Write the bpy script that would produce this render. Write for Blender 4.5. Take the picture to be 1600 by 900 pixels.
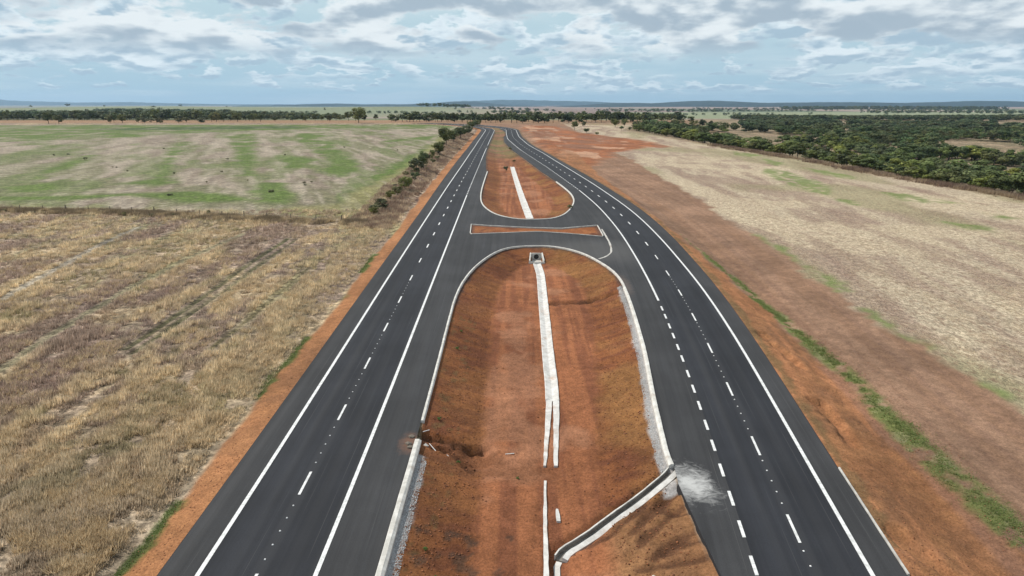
import bpy, math, random
import numpy as np
from mathutils import Vector, geometry

for _o in list(bpy.data.objects): bpy.data.objects.remove(_o)
scene = bpy.context.scene
COL = scene.collection
S = 29 / 26.6
# ---------------------------------------------------------------- camera
cd = bpy.data.cameras.new('camera'); cam = bpy.data.objects.new('camera', cd); COL.objects.link(cam)
cd.sensor_width = 36; cd.lens = 24.0; cd.clip_start = .5; cd.clip_end = 120000
cam.location = (0, 0, 29); cam.rotation_euler = (math.radians(90 - 15.08), 0, 0)
scene.camera = cam
# ---------------------------------------------------------------- view
scene.view_settings.view_transform = 'Standard'; scene.view_settings.look = 'None'
scene.view_settings.gamma = 1; scene.view_settings.use_curve_mapping = False
scene.view_settings.exposure = EXPO = 0.0
# ---------------------------------------------------------------- sun (ahead and to the left)
SUN_EL, SUN_AZ = math.radians(50), math.radians(-62)          # azimuth from +Y towards +X
sd_ = Vector((math.sin(SUN_AZ) * math.cos(SUN_EL), math.cos(SUN_AZ) * math.cos(SUN_EL), math.sin(SUN_EL)))
sl = bpy.data.lights.new('sun', 'SUN'); sl.energy = 4.4; sl.angle = math.radians(.6); sl.color = (1, .95, .87)
so = bpy.data.objects.new('sun', sl); COL.objects.link(so); so.rotation_euler = sd_.to_track_quat('Z', 'Y').to_euler(); so.location = (-60, 40, 90)

# ---------------------------------------------------------------- node helper
class NT:
    def __init__(s, tree): s.t = tree; s.n = tree.nodes; s.l = tree.links
    def new(s, typ, **kw):
        n = s.n.new(typ)
        for k, v in kw.items():
            if k == 'ins':
                for a, b in v.items():
                    if isinstance(b, bpy.types.NodeSocket): s.l.new(b, n.inputs[a])
                    else: n.inputs[a].default_value = b
            else: setattr(n, k, v)
        return n
    def math(s, op, a, b=0., c=None, clamp=False):
        n = s.n.new('ShaderNodeMath'); n.operation = op; n.use_clamp = clamp
        for i, v in enumerate((a, b, c)):
            if v is None: continue
            if isinstance(v, bpy.types.NodeSocket): s.l.new(v, n.inputs[i])
            else: n.inputs[i].default_value = v
        return n.outputs[0]
    def vmath(s, op, a, b=(0, 0, 0), out=0, scale=None):
        n = s.n.new('ShaderNodeVectorMath'); n.operation = op
        for i, v in enumerate((a, b)):
            if isinstance(v, bpy.types.NodeSocket): s.l.new(v, n.inputs[i])
            else: n.inputs[i].default_value = v
        if scale is not None:
            if isinstance(scale, bpy.types.NodeSocket): s.l.new(scale, n.inputs['Scale'])
            else: n.inputs['Scale'].default_value = scale
        return n.outputs[out]
    def noise(s, vec, scale, detail=3, rough=.5, dist=0., out='Fac'):
        n = s.new('ShaderNodeTexNoise', ins={'Vector': vec, 'Scale': scale, 'Detail': detail, 'Roughness': rough, 'Distortion': dist})
        return n.outputs[out]
    def ramp(s, v, a, b, c=0., d=1., smooth=True):
        n = s.new('ShaderNodeMapRange', interpolation_type='SMOOTHSTEP' if smooth else 'LINEAR',
                  ins={'Value': v, 'From Min': a, 'From Max': b, 'To Min': c, 'To Max': d})
        return n.outputs[0]
    def mix(s, f, a, b, blend='MIX'):
        n = s.n.new('ShaderNodeMix'); n.data_type = 'RGBA'; n.blend_type = blend; n.clamp_factor = True
        for i, v in ((0, f), (6, a), (7, b)):
            if isinstance(v, bpy.types.NodeSocket): s.l.new(v, n.inputs[i])
            else: n.inputs[i].default_value = v if i == 0 else (tuple(v) + (1,) if len(v) == 3 else v)
        return n.outputs[2]

# ---------------------------------------------------------------- world: sky texture with a broken cloud deck
w = bpy.data.worlds.new('World'); scene.world = w; w.use_nodes = True
W = NT(w.node_tree); W.n.clear()
SKY_STR = .089
tc = W.new('ShaderNodeTexCoord').outputs['Generated']
sky = W.new('ShaderNodeTexSky', sky_type='NISHITA', sun_disc=False, sun_elevation=SUN_EL, sun_rotation=SUN_AZ, altitude=900, air_density=1.0, dust_density=1.5, ozone_density=1.0).outputs[0]
sep = W.new('ShaderNodeSeparateXYZ', ins={0: tc}); sx, sy, sz = sep.outputs
zc = W.math('MAXIMUM', sz, 0.0)
def deck(dv, b, kx, kv, seed, detail=6, rough=.55, warp=.0):
    """cloud noise that shrinks towards the horizon; dv = how far to look lower"""
    zb = W.math('ADD', zc, b)
    px_ = W.math('MULTIPLY', W.math('DIVIDE', sx, W.math('ADD', W.math('MULTIPLY', zc, .22), 1 - .22 * .1)), kx)
    pz_ = W.math('SUBTRACT', W.math('MULTIPLY', W.math('LOGARITHM', zb, math.e), kv), dv)
    v = W.new('ShaderNodeCombineXYZ', ins={0: px_, 1: W.math('MULTIPLY', sy, kx), 2: W.math('ADD', pz_, seed)}).outputs[0]
    return W.noise(v, 1.0, detail, rough, warp)
def cum(b, kx, kv, seed, detail, rough, dv, gain, c0, c1, cov):
    """one deck of cumulus: opacity and how sunlit its visible face is"""
    a = deck(0, b, kx, kv, seed, detail, rough); a3 = deck(0, b, kx, kv, seed, 3.5, rough); lo_ = deck(dv, b, kx, kv, seed, 2, rough); e = W.math('MULTIPLY', W.math('SUBTRACT', lo_, W.math('ADD', W.math('MULTIPLY', a3, .55), W.math('MULTIPLY', a, .45))), gain)
    f = W.math('ADD', a, cov); op = W.ramp(f, c0, c1)
    thick = W.ramp(f, c0 + .03, c0 + .26)
    lit = W.math('ADD', W.math('SUBTRACT', .66, W.math('MULTIPLY', thick, .45)), e)
    return op, W.ramp(lit, .12, .95)
big = deck(0, .08, 3.0, 1.5, 23.4, 2, .5)
cov = W.math('ADD', W.math('MULTIPLY', W.math('SUBTRACT', big, .5), .5), W.ramp(zc, .03, .13, -.05, .065, False))
opA, lA = cum(.08, 7.0, 3.7, 3.7, 10, .57, .34, 3.6, .455, .515, cov)
cov2 = W.math('MULTIPLY', W.math('SUBTRACT', deck(0, .06, 4., 2., 41.0, 2, .5), .5), .5)
opB, lB = cum(.05, 12., 4.4, 11.2, 9, .56, .34, 3.6, .475, .525, cov2)
opD, lD = cum(.03, 22., 4.6, 57.2, 8, .56, .34, 3.6, .51, .57, cov2)
veil = W.ramp(deck(0, .05, 4., 4., 77.0, 8, .6), .40, .68, 0, .6)
GREY, WHITE = (4.5, 5.6, 6.6), (9.6, 10.3, 10.6)
GREYH, WHITEH = (4.5, 6.1, 7.4), (9.2, 10.3, 10.9)
cA = W.mix(lA, GREY, WHITE); cB = W.mix(lB, GREYH, WHITEH)
clear = W.mix(W.ramp(zc, 0, .15), (4.7, 6.8, 8.1), (5.9, 7.8, 8.6))
clear = W.mix(veil, clear, (7.2, 8.6, 9.3))
clear = W.mix(W.ramp(zc, .18, .7), clear, sky)
cD = W.mix(lD, GREYH, WHITEH)
c = W.mix(W.math('MULTIPLY', opD, W.math('MULTIPLY', W.ramp(zc, .006, .022, .0, .8), W.ramp(zc, .05, .09, 1., 0.))), clear, cD)
c = W.mix(W.math('MULTIPLY', opB, W.ramp(zc, .022, .05, .0, .9)), c, cB)
c = W.mix(W.math('MULTIPLY', opA, W.ramp(zc, .05, .085, .0, .95)), c, cA)
below = W.ramp(sz, -.02, 0.0)
c = W.mix(below, (4.5, 6.2, 7.4), c)
bg = W.new('ShaderNodeBackground', ins={'Color': c, 'Strength': SKY_STR})
W.new('ShaderNodeOutputWorld', ins={'Surface': bg.outputs[0]})

# surveyed outlines of the place, metres east / north of the point below the camera
SV = {
    'L1': [(-19.98, 37.08), (-19.88, 63.02), (-20.37, 143.88), (-21.25, 227.79), (-22.41, 359.92), (-22.88, 470.46), (-22.73, 578.01), (-22.46, 703.74)],
    'R1': [(15.66, 37.98), (16.54, 45.56), (17.39, 53.34), (18.65, 64.97), (19.76, 76.45), (21.33, 95.08), (22.53, 117.15), (23.38, 143.88), (23.39, 164.03), (23.01, 184.82), (21.2, 216.03), (14.07, 304.03), (5.73, 388.96), (0.82, 446.69), (-3.19, 496.83), (-4.65, 565.16), (-5.66, 689.37)],
    'R2': [(22.9, 37.08), (25.62, 61.59), (27.66, 79.82), (29.47, 102.08), (30.71, 135.66), (30.98, 164.03), (30.4, 184.82), (27.4, 235.17), (22.76, 297.84), (17.08, 370.57), (10.13, 441.12), (5.22, 518.45), (3.78, 591.46), (2.52, 689.37)],
    'K1': [(-8.61, 37.08), (-8.54, 44.66), (-8.41, 55.13), (-8.4, 72.86), (-8.49, 84.45), (-8.5, 99.98), (-7.06, 112.67), (-4.48, 123.0), (-1.61, 129.45), (1.88, 131.45), (4.78, 131.74), (7.78, 131.45), (11.66, 128.33), (14.68, 122.49), (17.79, 110.35), (17.42, 96.66), (16.1, 79.26), (15.43, 72.48), (14.34, 63.46), (13.52, 55.13), (13.23, 51.76), (13.25, 50.15)],
    'E1': [(13.0, 47.54), (13.13, 41.92), (13.28, 37.08)],
    'M2a': [(-13.24, 349.85), (-11.09, 291.89)],
    'K2': [(-9.97, 275.35), (-9.93, 231.42), (-9.62, 205.49), (-8.62, 187.18), (-6.26, 174.87), (-3.46, 166.85), (0.92, 161.75), (4.56, 160.85), (10.11, 162.2), (13.77, 169.77), (16.85, 184.82), (18.12, 197.23), (17.92, 212.91), (15.59, 239.05)],
    'M2b': [(11.75, 275.35), (6.73, 331.13), (0.36, 393.84), (-5.11, 464.29), (-6.17, 518.45)],
    'ISL': [(-9.39, 154.88), (-8.98, 143.19), (-1.37, 144.59), (5.55, 146.02), (11.89, 143.88), (19.24, 140.47), (19.5, 153.66), (10.65, 149.73), (3.58, 150.89), (-5.52, 153.25)],
    'SPILL': [(19.78, 148.97), (19.62, 133.52), (18.83, 126.15), (17.57, 123.0), (15.76, 120.74)],
    'HW': (4.69, 128.87),
    'GUL': [([(-8.43, 55.27), (-6.87, 55.44), (-5.45, 55.38), (-4.11, 55.03), (-2.85, 54.9)], 1.7, 0.4), ([(-8.25, 56.02), (-6.4, 56.4), (-5.12, 56.3), (-3.79, 56.27), (-2.81, 56.54)], 0.5, 0.5), ([(-7.66, 54.9), (-6.27, 55.09), (-4.97, 54.33), (-3.77, 54.0)], 0.45, 0.5), ([(-3.15, 55.07), (-1.39, 53.29), (2.21, 52.68)], 2.6, 0.32), ([(16.59, 101.64), (12.85, 101.4), (10.33, 100.76), (6.07, 100.33)], 1.0, 0.5), ([(31.74, 82.36), (32.35, 78.48), (32.92, 73.07)], 1.0, 0.6), ([(30.55, 63.33), (30.88, 59.07), (30.22, 55.18)], 1.0, 0.6), ([(27.04, 41.97), (27.63, 39.82), (28.73, 38.03)], 1.1, 0.55), ([(12.3, 46.52), (10.57, 45.12), (8.56, 43.12)], 0.7, 0.25), ([(10.08, 46.32), (7.5, 43.63), (5.74, 42.55)], 0.6, 0.2), ([(12.88, 44.92), (11.25, 43.89), (9.02, 41.78)], 0.6, 0.15), ([(12.83, 41.92), (11.11, 41.17), (9.57, 40.05)], 0.6, 0.14), ([(-5.71, 55.07), (-4.45, 53.41), (-3.41, 52.66)], 0.4, 0.4), ([(12.98, 46.97), (12.41, 47.05), (11.26, 46.19)], 0.8, 0.45), ([(13.54, 40.77), (11.91, 40.86), (10.01, 40.11)], 0.6, 0.1), ([(13.14, 44.08), (12.46, 44.11), (11.46, 44.84)], 0.5, 0.15), ([(12.76, 39.15), (11.1, 39.19), (8.54, 39.11)], 0.6, 0.1)],
    'FENCE': [(-139.53, 176.45), (-119.2, 174.57), (-107.61, 173.07), (-89.22, 169.29), (-73.65, 166.04), (-56.17, 160.67), (-41.86, 158.06), (-33.4, 156.88)],
    'POSTS': [(-131.15, 175.88), (-125.39, 175.45), (-119.46, 174.96), (-113.5, 174.13), (-107.61, 173.07), (-100.86, 171.25), (-95.19, 170.3), (-89.22, 169.29), (-83.76, 168.19), (-78.29, 166.96), (-72.53, 165.62), (-66.63, 164.12)],
    'GREENF': [(-191.87, 185.69), (-133.89, 177.87), (-120.22, 176.14), (-90.03, 170.92), (-62.05, 164.34), (-42.64, 161.18), (-34.61, 162.87), (-33.17, 176.25), (-33.57, 225.08), (-35.64, 301.02), (-41.11, 406.62), (-44.38, 571.14), (-42.38, 715.15), (-260.89, 715.32), (-512.43, 702.33), (-690.38, 688.0)],
    'BANK': [(-32.8, 153.88), (-32.45, 172.2), (-33.19, 222.41), (-35.07, 296.02), (-39.92, 394.64), (-42.41, 545.54), (-40.78, 721.42)],
    'GREENS': [[(-174.92, 250.9), (-190.23, 283.15), (-206.04, 323.17), (-223.07, 372.5), (-234.14, 400.8), (-200.12, 328.31), (-179.52, 280.77), (-173.35, 261.14), (-161.81, 234.83)], [(-162.25, 217.28), (-156.77, 227.3), (-155.41, 238.54), (-139.54, 211.9), (-142.61, 203.28), (-150.73, 201.32)], [(-219.57, 455.7), (-208.82, 455.06), (-174.9, 365.07), (-155.46, 318.67), (-133.32, 270.24), (-110.56, 226.0), (-114.59, 219.33), (-130.15, 223.31), (-127.24, 237.78), (-133.27, 258.64), (-160.6, 318.93)], [(-207.05, 508.06), (-207.11, 566.31), (-89.74, 242.56), (-96.2, 245.3), (-127.53, 318.02), (-162.75, 404.09)], [(-630.17, 690.88), (-257.9, 707.02), (-66.38, 728.14), (-52.42, 652.57), (-112.7, 616.9), (-210.2, 605.43), (-240.48, 584.63), (-265.67, 527.69), (-326.68, 509.46), (-349.01, 475.57), (-415.74, 452.65)], [(-169.15, 547.08), (-146.92, 544.46), (-108.13, 428.1), (-78.1, 331.86), (-65.77, 302.78), (-59.49, 267.36), (-59.61, 237.39), (-74.15, 266.62), (-84.88, 319.12), (-102.84, 360.06), (-130.86, 431.77)], [(-49.01, 264.26), (-51.11, 346.58), (-50.76, 503.99), (-52.38, 667.46), (-44.98, 559.07), (-44.48, 440.54), (-39.38, 304.31), (-40.5, 242.04), (-42.57, 212.25), (-48.5, 231.62)], [(-84.45, 226.67), (-73.05, 220.78), (-59.65, 193.03), (-61.01, 180.43), (-68.89, 183.48)], [(-121.17, 355.29), (-101.13, 332.07), (-86.39, 311.67), (-83.63, 273.49), (-91.55, 274.44)], [(-192.82, 206.18), (-129.03, 196.91), (-94.29, 201.64), (-69.94, 186.41), (-86.32, 183.89), (-109.36, 194.61), (-121.68, 185.14), (-179.03, 190.87)], [(-85.18, 441.95), (-70.84, 483.22), (-55.39, 504.12), (-55.4, 430.98), (-70.95, 385.61)], [(-399.26, 545.33), (-390.73, 577.51), (-345.93, 556.15), (-297.77, 571.37), (-269.5, 507.24), (-309.39, 482.04), (-338.64, 461.22)]],
    'DARKG': [(-380.61, 631.42), (-332.51, 662.4), (-211.85, 682.96), (-191.32, 644.76), (-262.72, 611.91), (-330.24, 602.37)],  # band of the green field where a cloud shadow is painted
    'OLIVE': [(-34.61, 162.87), (-33.57, 225.08), (-35.64, 301.02), (-41.11, 406.62), (-44.38, 571.14), (-51.92, 568.03), (-48.63, 407.0), (-43.3, 292.58), (-43.33, 221.42), (-45.76, 180.42), (-64.42, 170.94), (-137.11, 182.38), (-133.89, 177.87), (-90.03, 170.92), (-62.05, 164.34), (-42.64, 161.18)],
    'GREENR': [[(118.03, 318.45), (120.73, 302.55), (118.53, 268.0), (109.94, 232.79), (103.46, 225.54), (101.36, 241.2), (104.34, 270.15), (108.59, 300.04)], [(104.35, 218.3), (106.68, 208.49), (102.54, 201.25), (99.34, 207.46)], [(134.36, 368.42), (134.48, 342.05), (125.26, 325.87), (127.72, 354.36)], [(110.79, 173.53), (116.87, 169.02), (115.63, 160.23), (108.14, 162.86)], [(132.15, 192.16), (134.03, 186.96), (136.07, 180.01), (128.37, 178.72)], [(53.84, 153.21), (55.34, 139.75), (54.7, 125.21), (52.25, 124.19), (51.4, 135.1)], [(53.14, 119.98), (55.08, 114.0), (54.29, 105.42), (51.63, 104.55), (51.61, 112.36)], [(51.53, 95.73), (52.49, 88.8), (52.15, 80.07), (50.57, 79.39), (50.38, 85.69)], [(51.24, 71.22), (51.91, 67.49), (50.72, 66.24), (50.23, 69.12)], [(22.09, 454.19), (28.21, 465.79), (30.01, 378.7), (31.49, 334.0), (28.22, 339.35), (23.51, 386.88)], [(80.11, 471.6), (69.07, 442.07), (79.68, 433.24)], [(135.62, 321.66), (142.49, 307.1), (142.24, 283.23), (135.67, 275.05), (131.42, 294.76)], [(126.58, 233.37), (134.85, 224.97), (136.32, 207.33), (126.09, 206.51), (122.28, 217.4)], [(132.48, 417.01), (139.87, 388.9), (130.34, 371.57), (124.68, 386.28)]],
    'GSTRIP': [(36.27, 166.96), (36.59, 133.96), (37.77, 111.54), (37.3, 100.7), (38.12, 91.22), (38.17, 81.79), (38.27, 74.78), (37.82, 68.68), (37.43, 63.92), (37.41, 59.53), (37.14, 55.05), (36.89, 50.98), (37.07, 48.4)],
    'BROWN': [(51.59, 63.25), (51.37, 70.33), (52.14, 78.18), (50.66, 89.51), (51.92, 107.01), (53.38, 137.67), (54.09, 173.05), (54.68, 186.16), (56.5, 219.58), (57.83, 262.19), (59.94, 323.82), (59.04, 395.65), (56.98, 442.93), (93.79, 486.63), (102.87, 453.13), (103.3, 489.38), (80.41, 548.76), (55.1, 602.8), (38.36, 700.75)],
    'REDFAR': [(8.02, 733.32), (15.53, 445.08), (27.32, 294.84), (36.72, 304.82), (59.04, 395.65), (101.65, 447.67), (97.31, 505.22), (79.4, 541.75), (54.26, 593.43), (38.36, 700.75)],
    'DRAINA': [(5.09, 127.79), (5.06, 115.02), (4.8, 100.31), (4.64, 88.65), (4.44, 77.94), (4.43, 70.83), (4.18, 64.54), (3.79, 59.26), (3.41, 53.56), (2.95, 47.91), (2.65, 43.13), (2.42, 39.4)],
    'DRAINB': [(0.09, 310.54), (1.45, 260.41), (2.67, 219.3), (3.62, 192.25), (4.51, 170.55)],
    'CHUTE': [(13.05, 49.95), (12.39, 49.22), (10.66, 48.11), (7.86, 46.05), (5.41, 43.73), (3.21, 42.27), (3.08, 39.59)],
    'CHUTEL': [(13.11, 51.62), (12.63, 50.37), (10.33, 49.05), (7.5, 47.0), (4.77, 44.43), (3.18, 43.3)],
    'RUTS': [[(-45.88, 76.26), (-45.81, 93.79), (-46.22, 120.4), (-46.48, 139.52)], [(-44.38, 74.86), (-43.95, 91.66), (-44.2, 117.94), (-44.54, 138.36)], [(-56.24, 70.05), (-58.25, 84.43), (-59.57, 108.07), (-57.19, 143.31)], [(-74.75, 95.78), (-77.71, 110.23), (-82.54, 132.97), (-84.96, 153.21)], [(-35.62, 76.2), (-35.13, 89.57), (-35.06, 113.73)]],
    'KR': [(26.82, 49.8), (26.45, 46.37), (26.09, 42.79), (25.8, 39.7), (25.51, 37.14)],
    'WPATCH': [(378.98, 1260.24), (348.55, 1004.65), (271.81, 826.0)],
    'CLEAR': [[(26.62, 582.41), (56.73, 538.62), (78.96, 595.43), (93.72, 641.12), (128.25, 702.36), (175.48, 768.28), (229.07, 808.96), (334.06, 1076.66), (376.25, 1290.59), (230.58, 974.15), (415.25, 1902.29), (141.18, 1551.51), (31.14, 854.79)], [(291.38, 484.93), (337.59, 500.27), (282.69, 400.15), (259.6, 411.19)], [(486.65, 1110.99), (406.36, 815.11), (366.44, 740.78), (371.93, 865.92)], [(335.63, 629.61), (337.15, 562.72), (309.88, 524.53), (313.07, 596.72)], [(468.94, 730.62), (469.53, 686.69), (406.62, 614.17), (424.45, 670.25)], [(590.99, 1271.65), (599.83, 1195.96), (484.16, 972.34), (495.66, 1086.04)], [(410.18, 1324.5), (290.01, 736.08), (244.75, 702.93), (241.69, 827.26)]],
    'TROW': [(-38.66, 408.34, 6.8, 9.4, 0), (-37.2, 445.36, 5.3, 6.5, 1), (-35.51, 484.21, 8.4, 7.1, 0), (-34.67, 549.21, 7.5, 6.0, 0), (-35.88, 633.65, 8.1, 5.8, 0), (-34.29, 683.28, 7.5, 5.6, 0), (-36.45, 346.7, 5.4, 5.8, 0), (-36.27, 316.59, 2.0, 4.1, 1), (-34.57, 270.07, 3.5, 6.3, 0), (-35.34, 255.4, 4.0, 5.2, 2), (-33.88, 241.13, 2.5, 2.0, 0), (-32.93, 211.04, 3.4, 3.7, 0), (-32.97, 197.82, 2.8, 2.4, 2), (-33.76, 189.46, 2.0, 2.1, 1), (-33.32, 174.35, 2.8, 2.5, 2), (-33.87, 166.22, 2.0, 1.7, 1)],
    'TFAR': [(-489.14, 741.17, 10.1, 11.5), (-477.0, 739.11, 9.4, 8.8), (-927.1, 1296.06, 9.4, 9.4), (-432.3, 755.36, 6.2, 8.3), (-431.56, 761.4, 5.6, 9.7), (-422.27, 760.91, 9.0, 9.0), (-635.0, 1168.61, 7.4, 9.6), (-409.76, 770.01, 5.6, 5.6), (-399.61, 763.98, 7.0, 5.6), (-398.62, 775.68, 8.5, 4.9), (-388.35, 774.95, 8.5, 5.6), (-370.65, 780.83, 8.5, 5.0), (-365.21, 787.56, 7.2, 5.7), (-349.25, 788.78, 10.8, 5.7), (-349.07, 817.1, 7.4, 9.7), (-343.6, 816.47, 8.9, 11.2), (-339.13, 825.57, 9.0, 9.0), (-322.97, 826.55, 11.3, 10.5), (-318.51, 853.04, 7.0, 7.8), (-313.83, 852.98, 7.0, 9.3), (-295.77, 826.27, 7.5, 9.0), (-417.8, 1189.19, 11.9, 14.1), (-278.07, 825.1, 6.0, 5.3), (-470.72, 1482.21, 9.4, 9.4), (-263.68, 844.07, 4.6, 5.4), (-248.72, 848.16, 7.0, 6.2), (-229.36, 847.95, 5.4, 7.0), (-221.27, 852.52, 6.2, 7.8), (-204.92, 882.55, 9.6, 11.3), (-166.15, 762.88, 14.6, 16.7)],
    'TMID': [(55.71, 622.1, 6.3, 7.4), (72.98, 714.16, 4.6, 5.2), (61.54, 579.94, 5.3, 3.7), (68.47, 562.43, 3.1, 2.1), (103.18, 702.11, 8.3, 7.7), (116.98, 728.46, 6.6, 7.3), (99.6, 637.43, 4.1, 3.5), (107.73, 640.77, 3.5, 2.9), (134.21, 754.28, 6.9, 5.5), (171.37, 792.64, 4.3, 4.3), (184.46, 802.31, 14.6, 9.5), (163.26, 770.87, 4.2, 2.8), (331.77, 1217.36, 8.9, 5.5), (217.46, 828.41, 3.8, 3.0)],
    'SHR': [(-198.8, 322.58, 2.1, 1.2), (-230.86, 349.55, 1.3, 0.8), (-226.35, 354.19, 1.6, 0.7), (-162.49, 281.02, 0.8, 0.5), (-160.94, 281.04, 0.8, 0.5), (-147.43, 264.35, 0.7, 0.6), (-123.7, 252.16, 0.9, 0.9), (-100.09, 225.18, 0.6, 0.5), (-109.23, 259.2, 1.2, 0.5), (-131.75, 320.52, 1.5, 0.6), (-97.69, 195.38, 1.8, 0.5), (-196.83, 393.19, 1.1, 0.7), (-87.32, 227.01, 0.6, 0.4), (-67.0, 221.19, 1.2, 0.4), (-64.3, 213.4, 1.0, 0.4), (-64.88, 222.42, 1.0, 0.4), (-70.09, 198.79, 1.9, 0.7), (-111.58, 340.75, 0.9, 0.8), (-94.69, 392.95, 1.1, 0.7), (-61.15, 371.07, 1.0, 0.7), (-129.52, 173.11, 1.1, 0.7), (-121.21, 171.42, 1.5, 0.5), (-95.1, 166.29, 1.1, 0.8), (-88.09, 165.46, 1.1, 0.6), (-82.47, 165.46, 1.1, 0.8), (-74.61, 166.84, 0.9, 1.1)],
    'SHED': [(-948.1, 1960.19, 17.8, 6.4)],
    'HOUSE': [(568.41, 1779.82, 19.4, 9.7, 0), (672.29, 2003.12, 25.5, 12.8, 1)],
}

# ------------------------------------------------------------------ terrain model (metres)
def ss(a, b, t):
    u = np.clip((t - a) / (b - a), 0, 1); return u * u * (3 - 2 * u)

_rs = np.random.RandomState(7)
_perm = _rs.permutation(256); _perm = np.concatenate([_perm, _perm])
_gv = _rs.rand(256)
def vnoise(x, y, seed=0):
    x = np.asarray(x, float) + seed * 17.31; y = np.asarray(y, float) + seed * 5.77
    xi = np.floor(x).astype(np.int64); yi = np.floor(y).astype(np.int64)
    u = x - xi; v = y - yi; u = u * u * (3 - 2 * u); v = v * v * (3 - 2 * v)
    def h(a, b): return _gv[_perm[(_perm[(a + seed * 13) & 255] + b) & 255]]
    return ((h(xi, yi) * (1 - u) + h(xi + 1, yi) * u) * (1 - v) + (h(xi, yi + 1) * (1 - u) + h(xi + 1, yi + 1) * u) * v)
def fbm(x, y, oct=4, seed=0, rough=.5):
    s = 0; a = 1; t = 0
    for k in range(oct):
        s = s + a * vnoise(x * 2 ** k, y * 2 ** k, seed + k); t += a; a *= rough
    return s / t
def rot(x, y, deg):
    c, s = math.cos(math.radians(deg)), math.sin(math.radians(deg))
    return x * c + y * s, -x * s + y * c

PY = np.array([-400, -100, 34, 58, 100, 135, 205, 300, 385, 480, 560, 640, 700, 760]) * S
PZ = np.array([-2, -1.4, 0, .75, 1.6, 2.15, 2.6, 2.85, 3.5, 5, 6.6, 8.1, 8.6, 8.6]) * S
_yy = np.arange(-500, 900, 4.); _zz = np.interp(_yy, PY, PZ)
_k = np.hanning(15); _k /= _k.sum(); _zz = np.convolve(np.pad(_zz, 7, 'edge'), _k, 'valid')
def P(y):
    return np.interp(y, _yy, _zz)

def smooth_xy(pts, n=400, w=9):
    """x as a smooth function of y through surveyed points"""
    a = np.array(sorted(pts, key=lambda q: q[1])); y = np.linspace(a[0, 1], a[-1, 1], n)
    x = np.interp(y, a[:, 1], a[:, 0]); k = np.hanning(w + 2); k /= k.sum()
    sl = x[1] - x[0]; sr = x[-1] - x[-2]; h = (len(k)) // 2
    xp = np.concatenate([x[0] + sl * np.arange(-h, 0), x, x[-1] + sr * np.arange(1, h + 1)])
    return y, np.convolve(xp, k, 'valid')[:n]
def make_f(pts, w):
    y, x = smooth_xy(pts, 400, w)
    s0 = (x[6] - x[0]) / (y[6] - y[0])
    def f(t):
        t = np.asarray(t, float)
        return np.interp(t, y, x) + np.where(t < y[0], (t - y[0]) * s0, 0) - np.where(t > 600, (np.maximum(t, 600) - 600) ** 2 * .0035, 0)
    return f
fL1 = make_f(SV['L1'], 31)
def fL0(y): return fL1(y) - 2.55 - 1.2 * ss(140, 330, y)
def fL2(y): return fL1(y) + 7.5
fR1 = make_f(SV['R1'], 25)
fR2 = make_f(SV['R2'], 25)
def fR3(y): return fR2(y) + 2.2 + .75 * ss(60, 180, y) - .6 * ss(200, 420, y)

def chaikin(p, it=2, closed=True):
    p = np.array(p, float)
    for _ in range(it):
        if closed:
            q = np.roll(p, -1, 0); p = np.stack([p * .75 + q * .25, p * .25 + q * .75], 1).reshape(-1, 2)
        else:
            a, b = p[:-1], p[1:]; m = np.stack([a * .75 + b * .25, a * .25 + b * .75], 1).reshape(-1, 2)
            p = np.vstack([p[:1], m[1:-1], p[-1:]])
    return p
K1 = chaikin(SV['K1'], 2, False)                # near median kerb, left bottom -> round the top -> right, down to the chute
M1 = np.vstack([[[-8.9, -20.]], K1, SV['E1'], [[12.4, -20.]]])
_tail = [(fR1(y) - .7, y) for y in (540., 580., 640., 700., 740.)]
_head = [(fL2(y) + .9, y) for y in (740., 700., 640., 580., 520., 450., 400.)]
M2 = np.vstack([_head, SV['M2a'], chaikin(SV['K2'], 2, False), SV['M2b'], _tail])
ISL = np.array(SV['ISL'])

def inside(poly, x, y):
    x = np.asarray(x, float); y = np.asarray(y, float); r = np.zeros(x.shape, bool)
    q = np.roll(poly, -1, 0)
    for (x0, y0), (x1, y1) in zip(poly, q):
        if y0 == y1: continue
        r ^= ((y0 > y) != (y1 > y)) & (x < (x1 - x0) * (y - y0) / (y1 - y0) + x0)
    return r
def segdist(line, x, y, closed=False):
    d = np.full(np.shape(x), 1e9); L = list(line)
    if closed: L = L + [L[0]]
    for (x0, y0), (x1, y1) in zip(L[:-1], L[1:]):
        dx, dy = x1 - x0, y1 - y0; t = np.clip(((x - x0) * dx + (y - y0) * dy) / (dx * dx + dy * dy + 1e-9), 0, 1)
        d = np.minimum(d, np.hypot(x - x0 - t * dx, y - y0 - t * dy))
    return d
def sdin(poly, x, y, lim=1e9):
    """distance inside polygon (positive), negative outside; only evaluated near it"""
    x = np.asarray(x, float); y = np.asarray(y, float)
    x0, y0 = poly.min(0) - 8; x1, y1 = poly.max(0) + 8
    m = (x > x0) & (x < x1) & (y > y0) & (y < y1); out = np.full(x.shape, -50.)
    if m.any():
        xs, ys = x[m], y[m]; d = segdist(poly, xs, ys, True); out[m] = np.where(inside(poly, xs, ys), d, -d)
    return out

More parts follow.
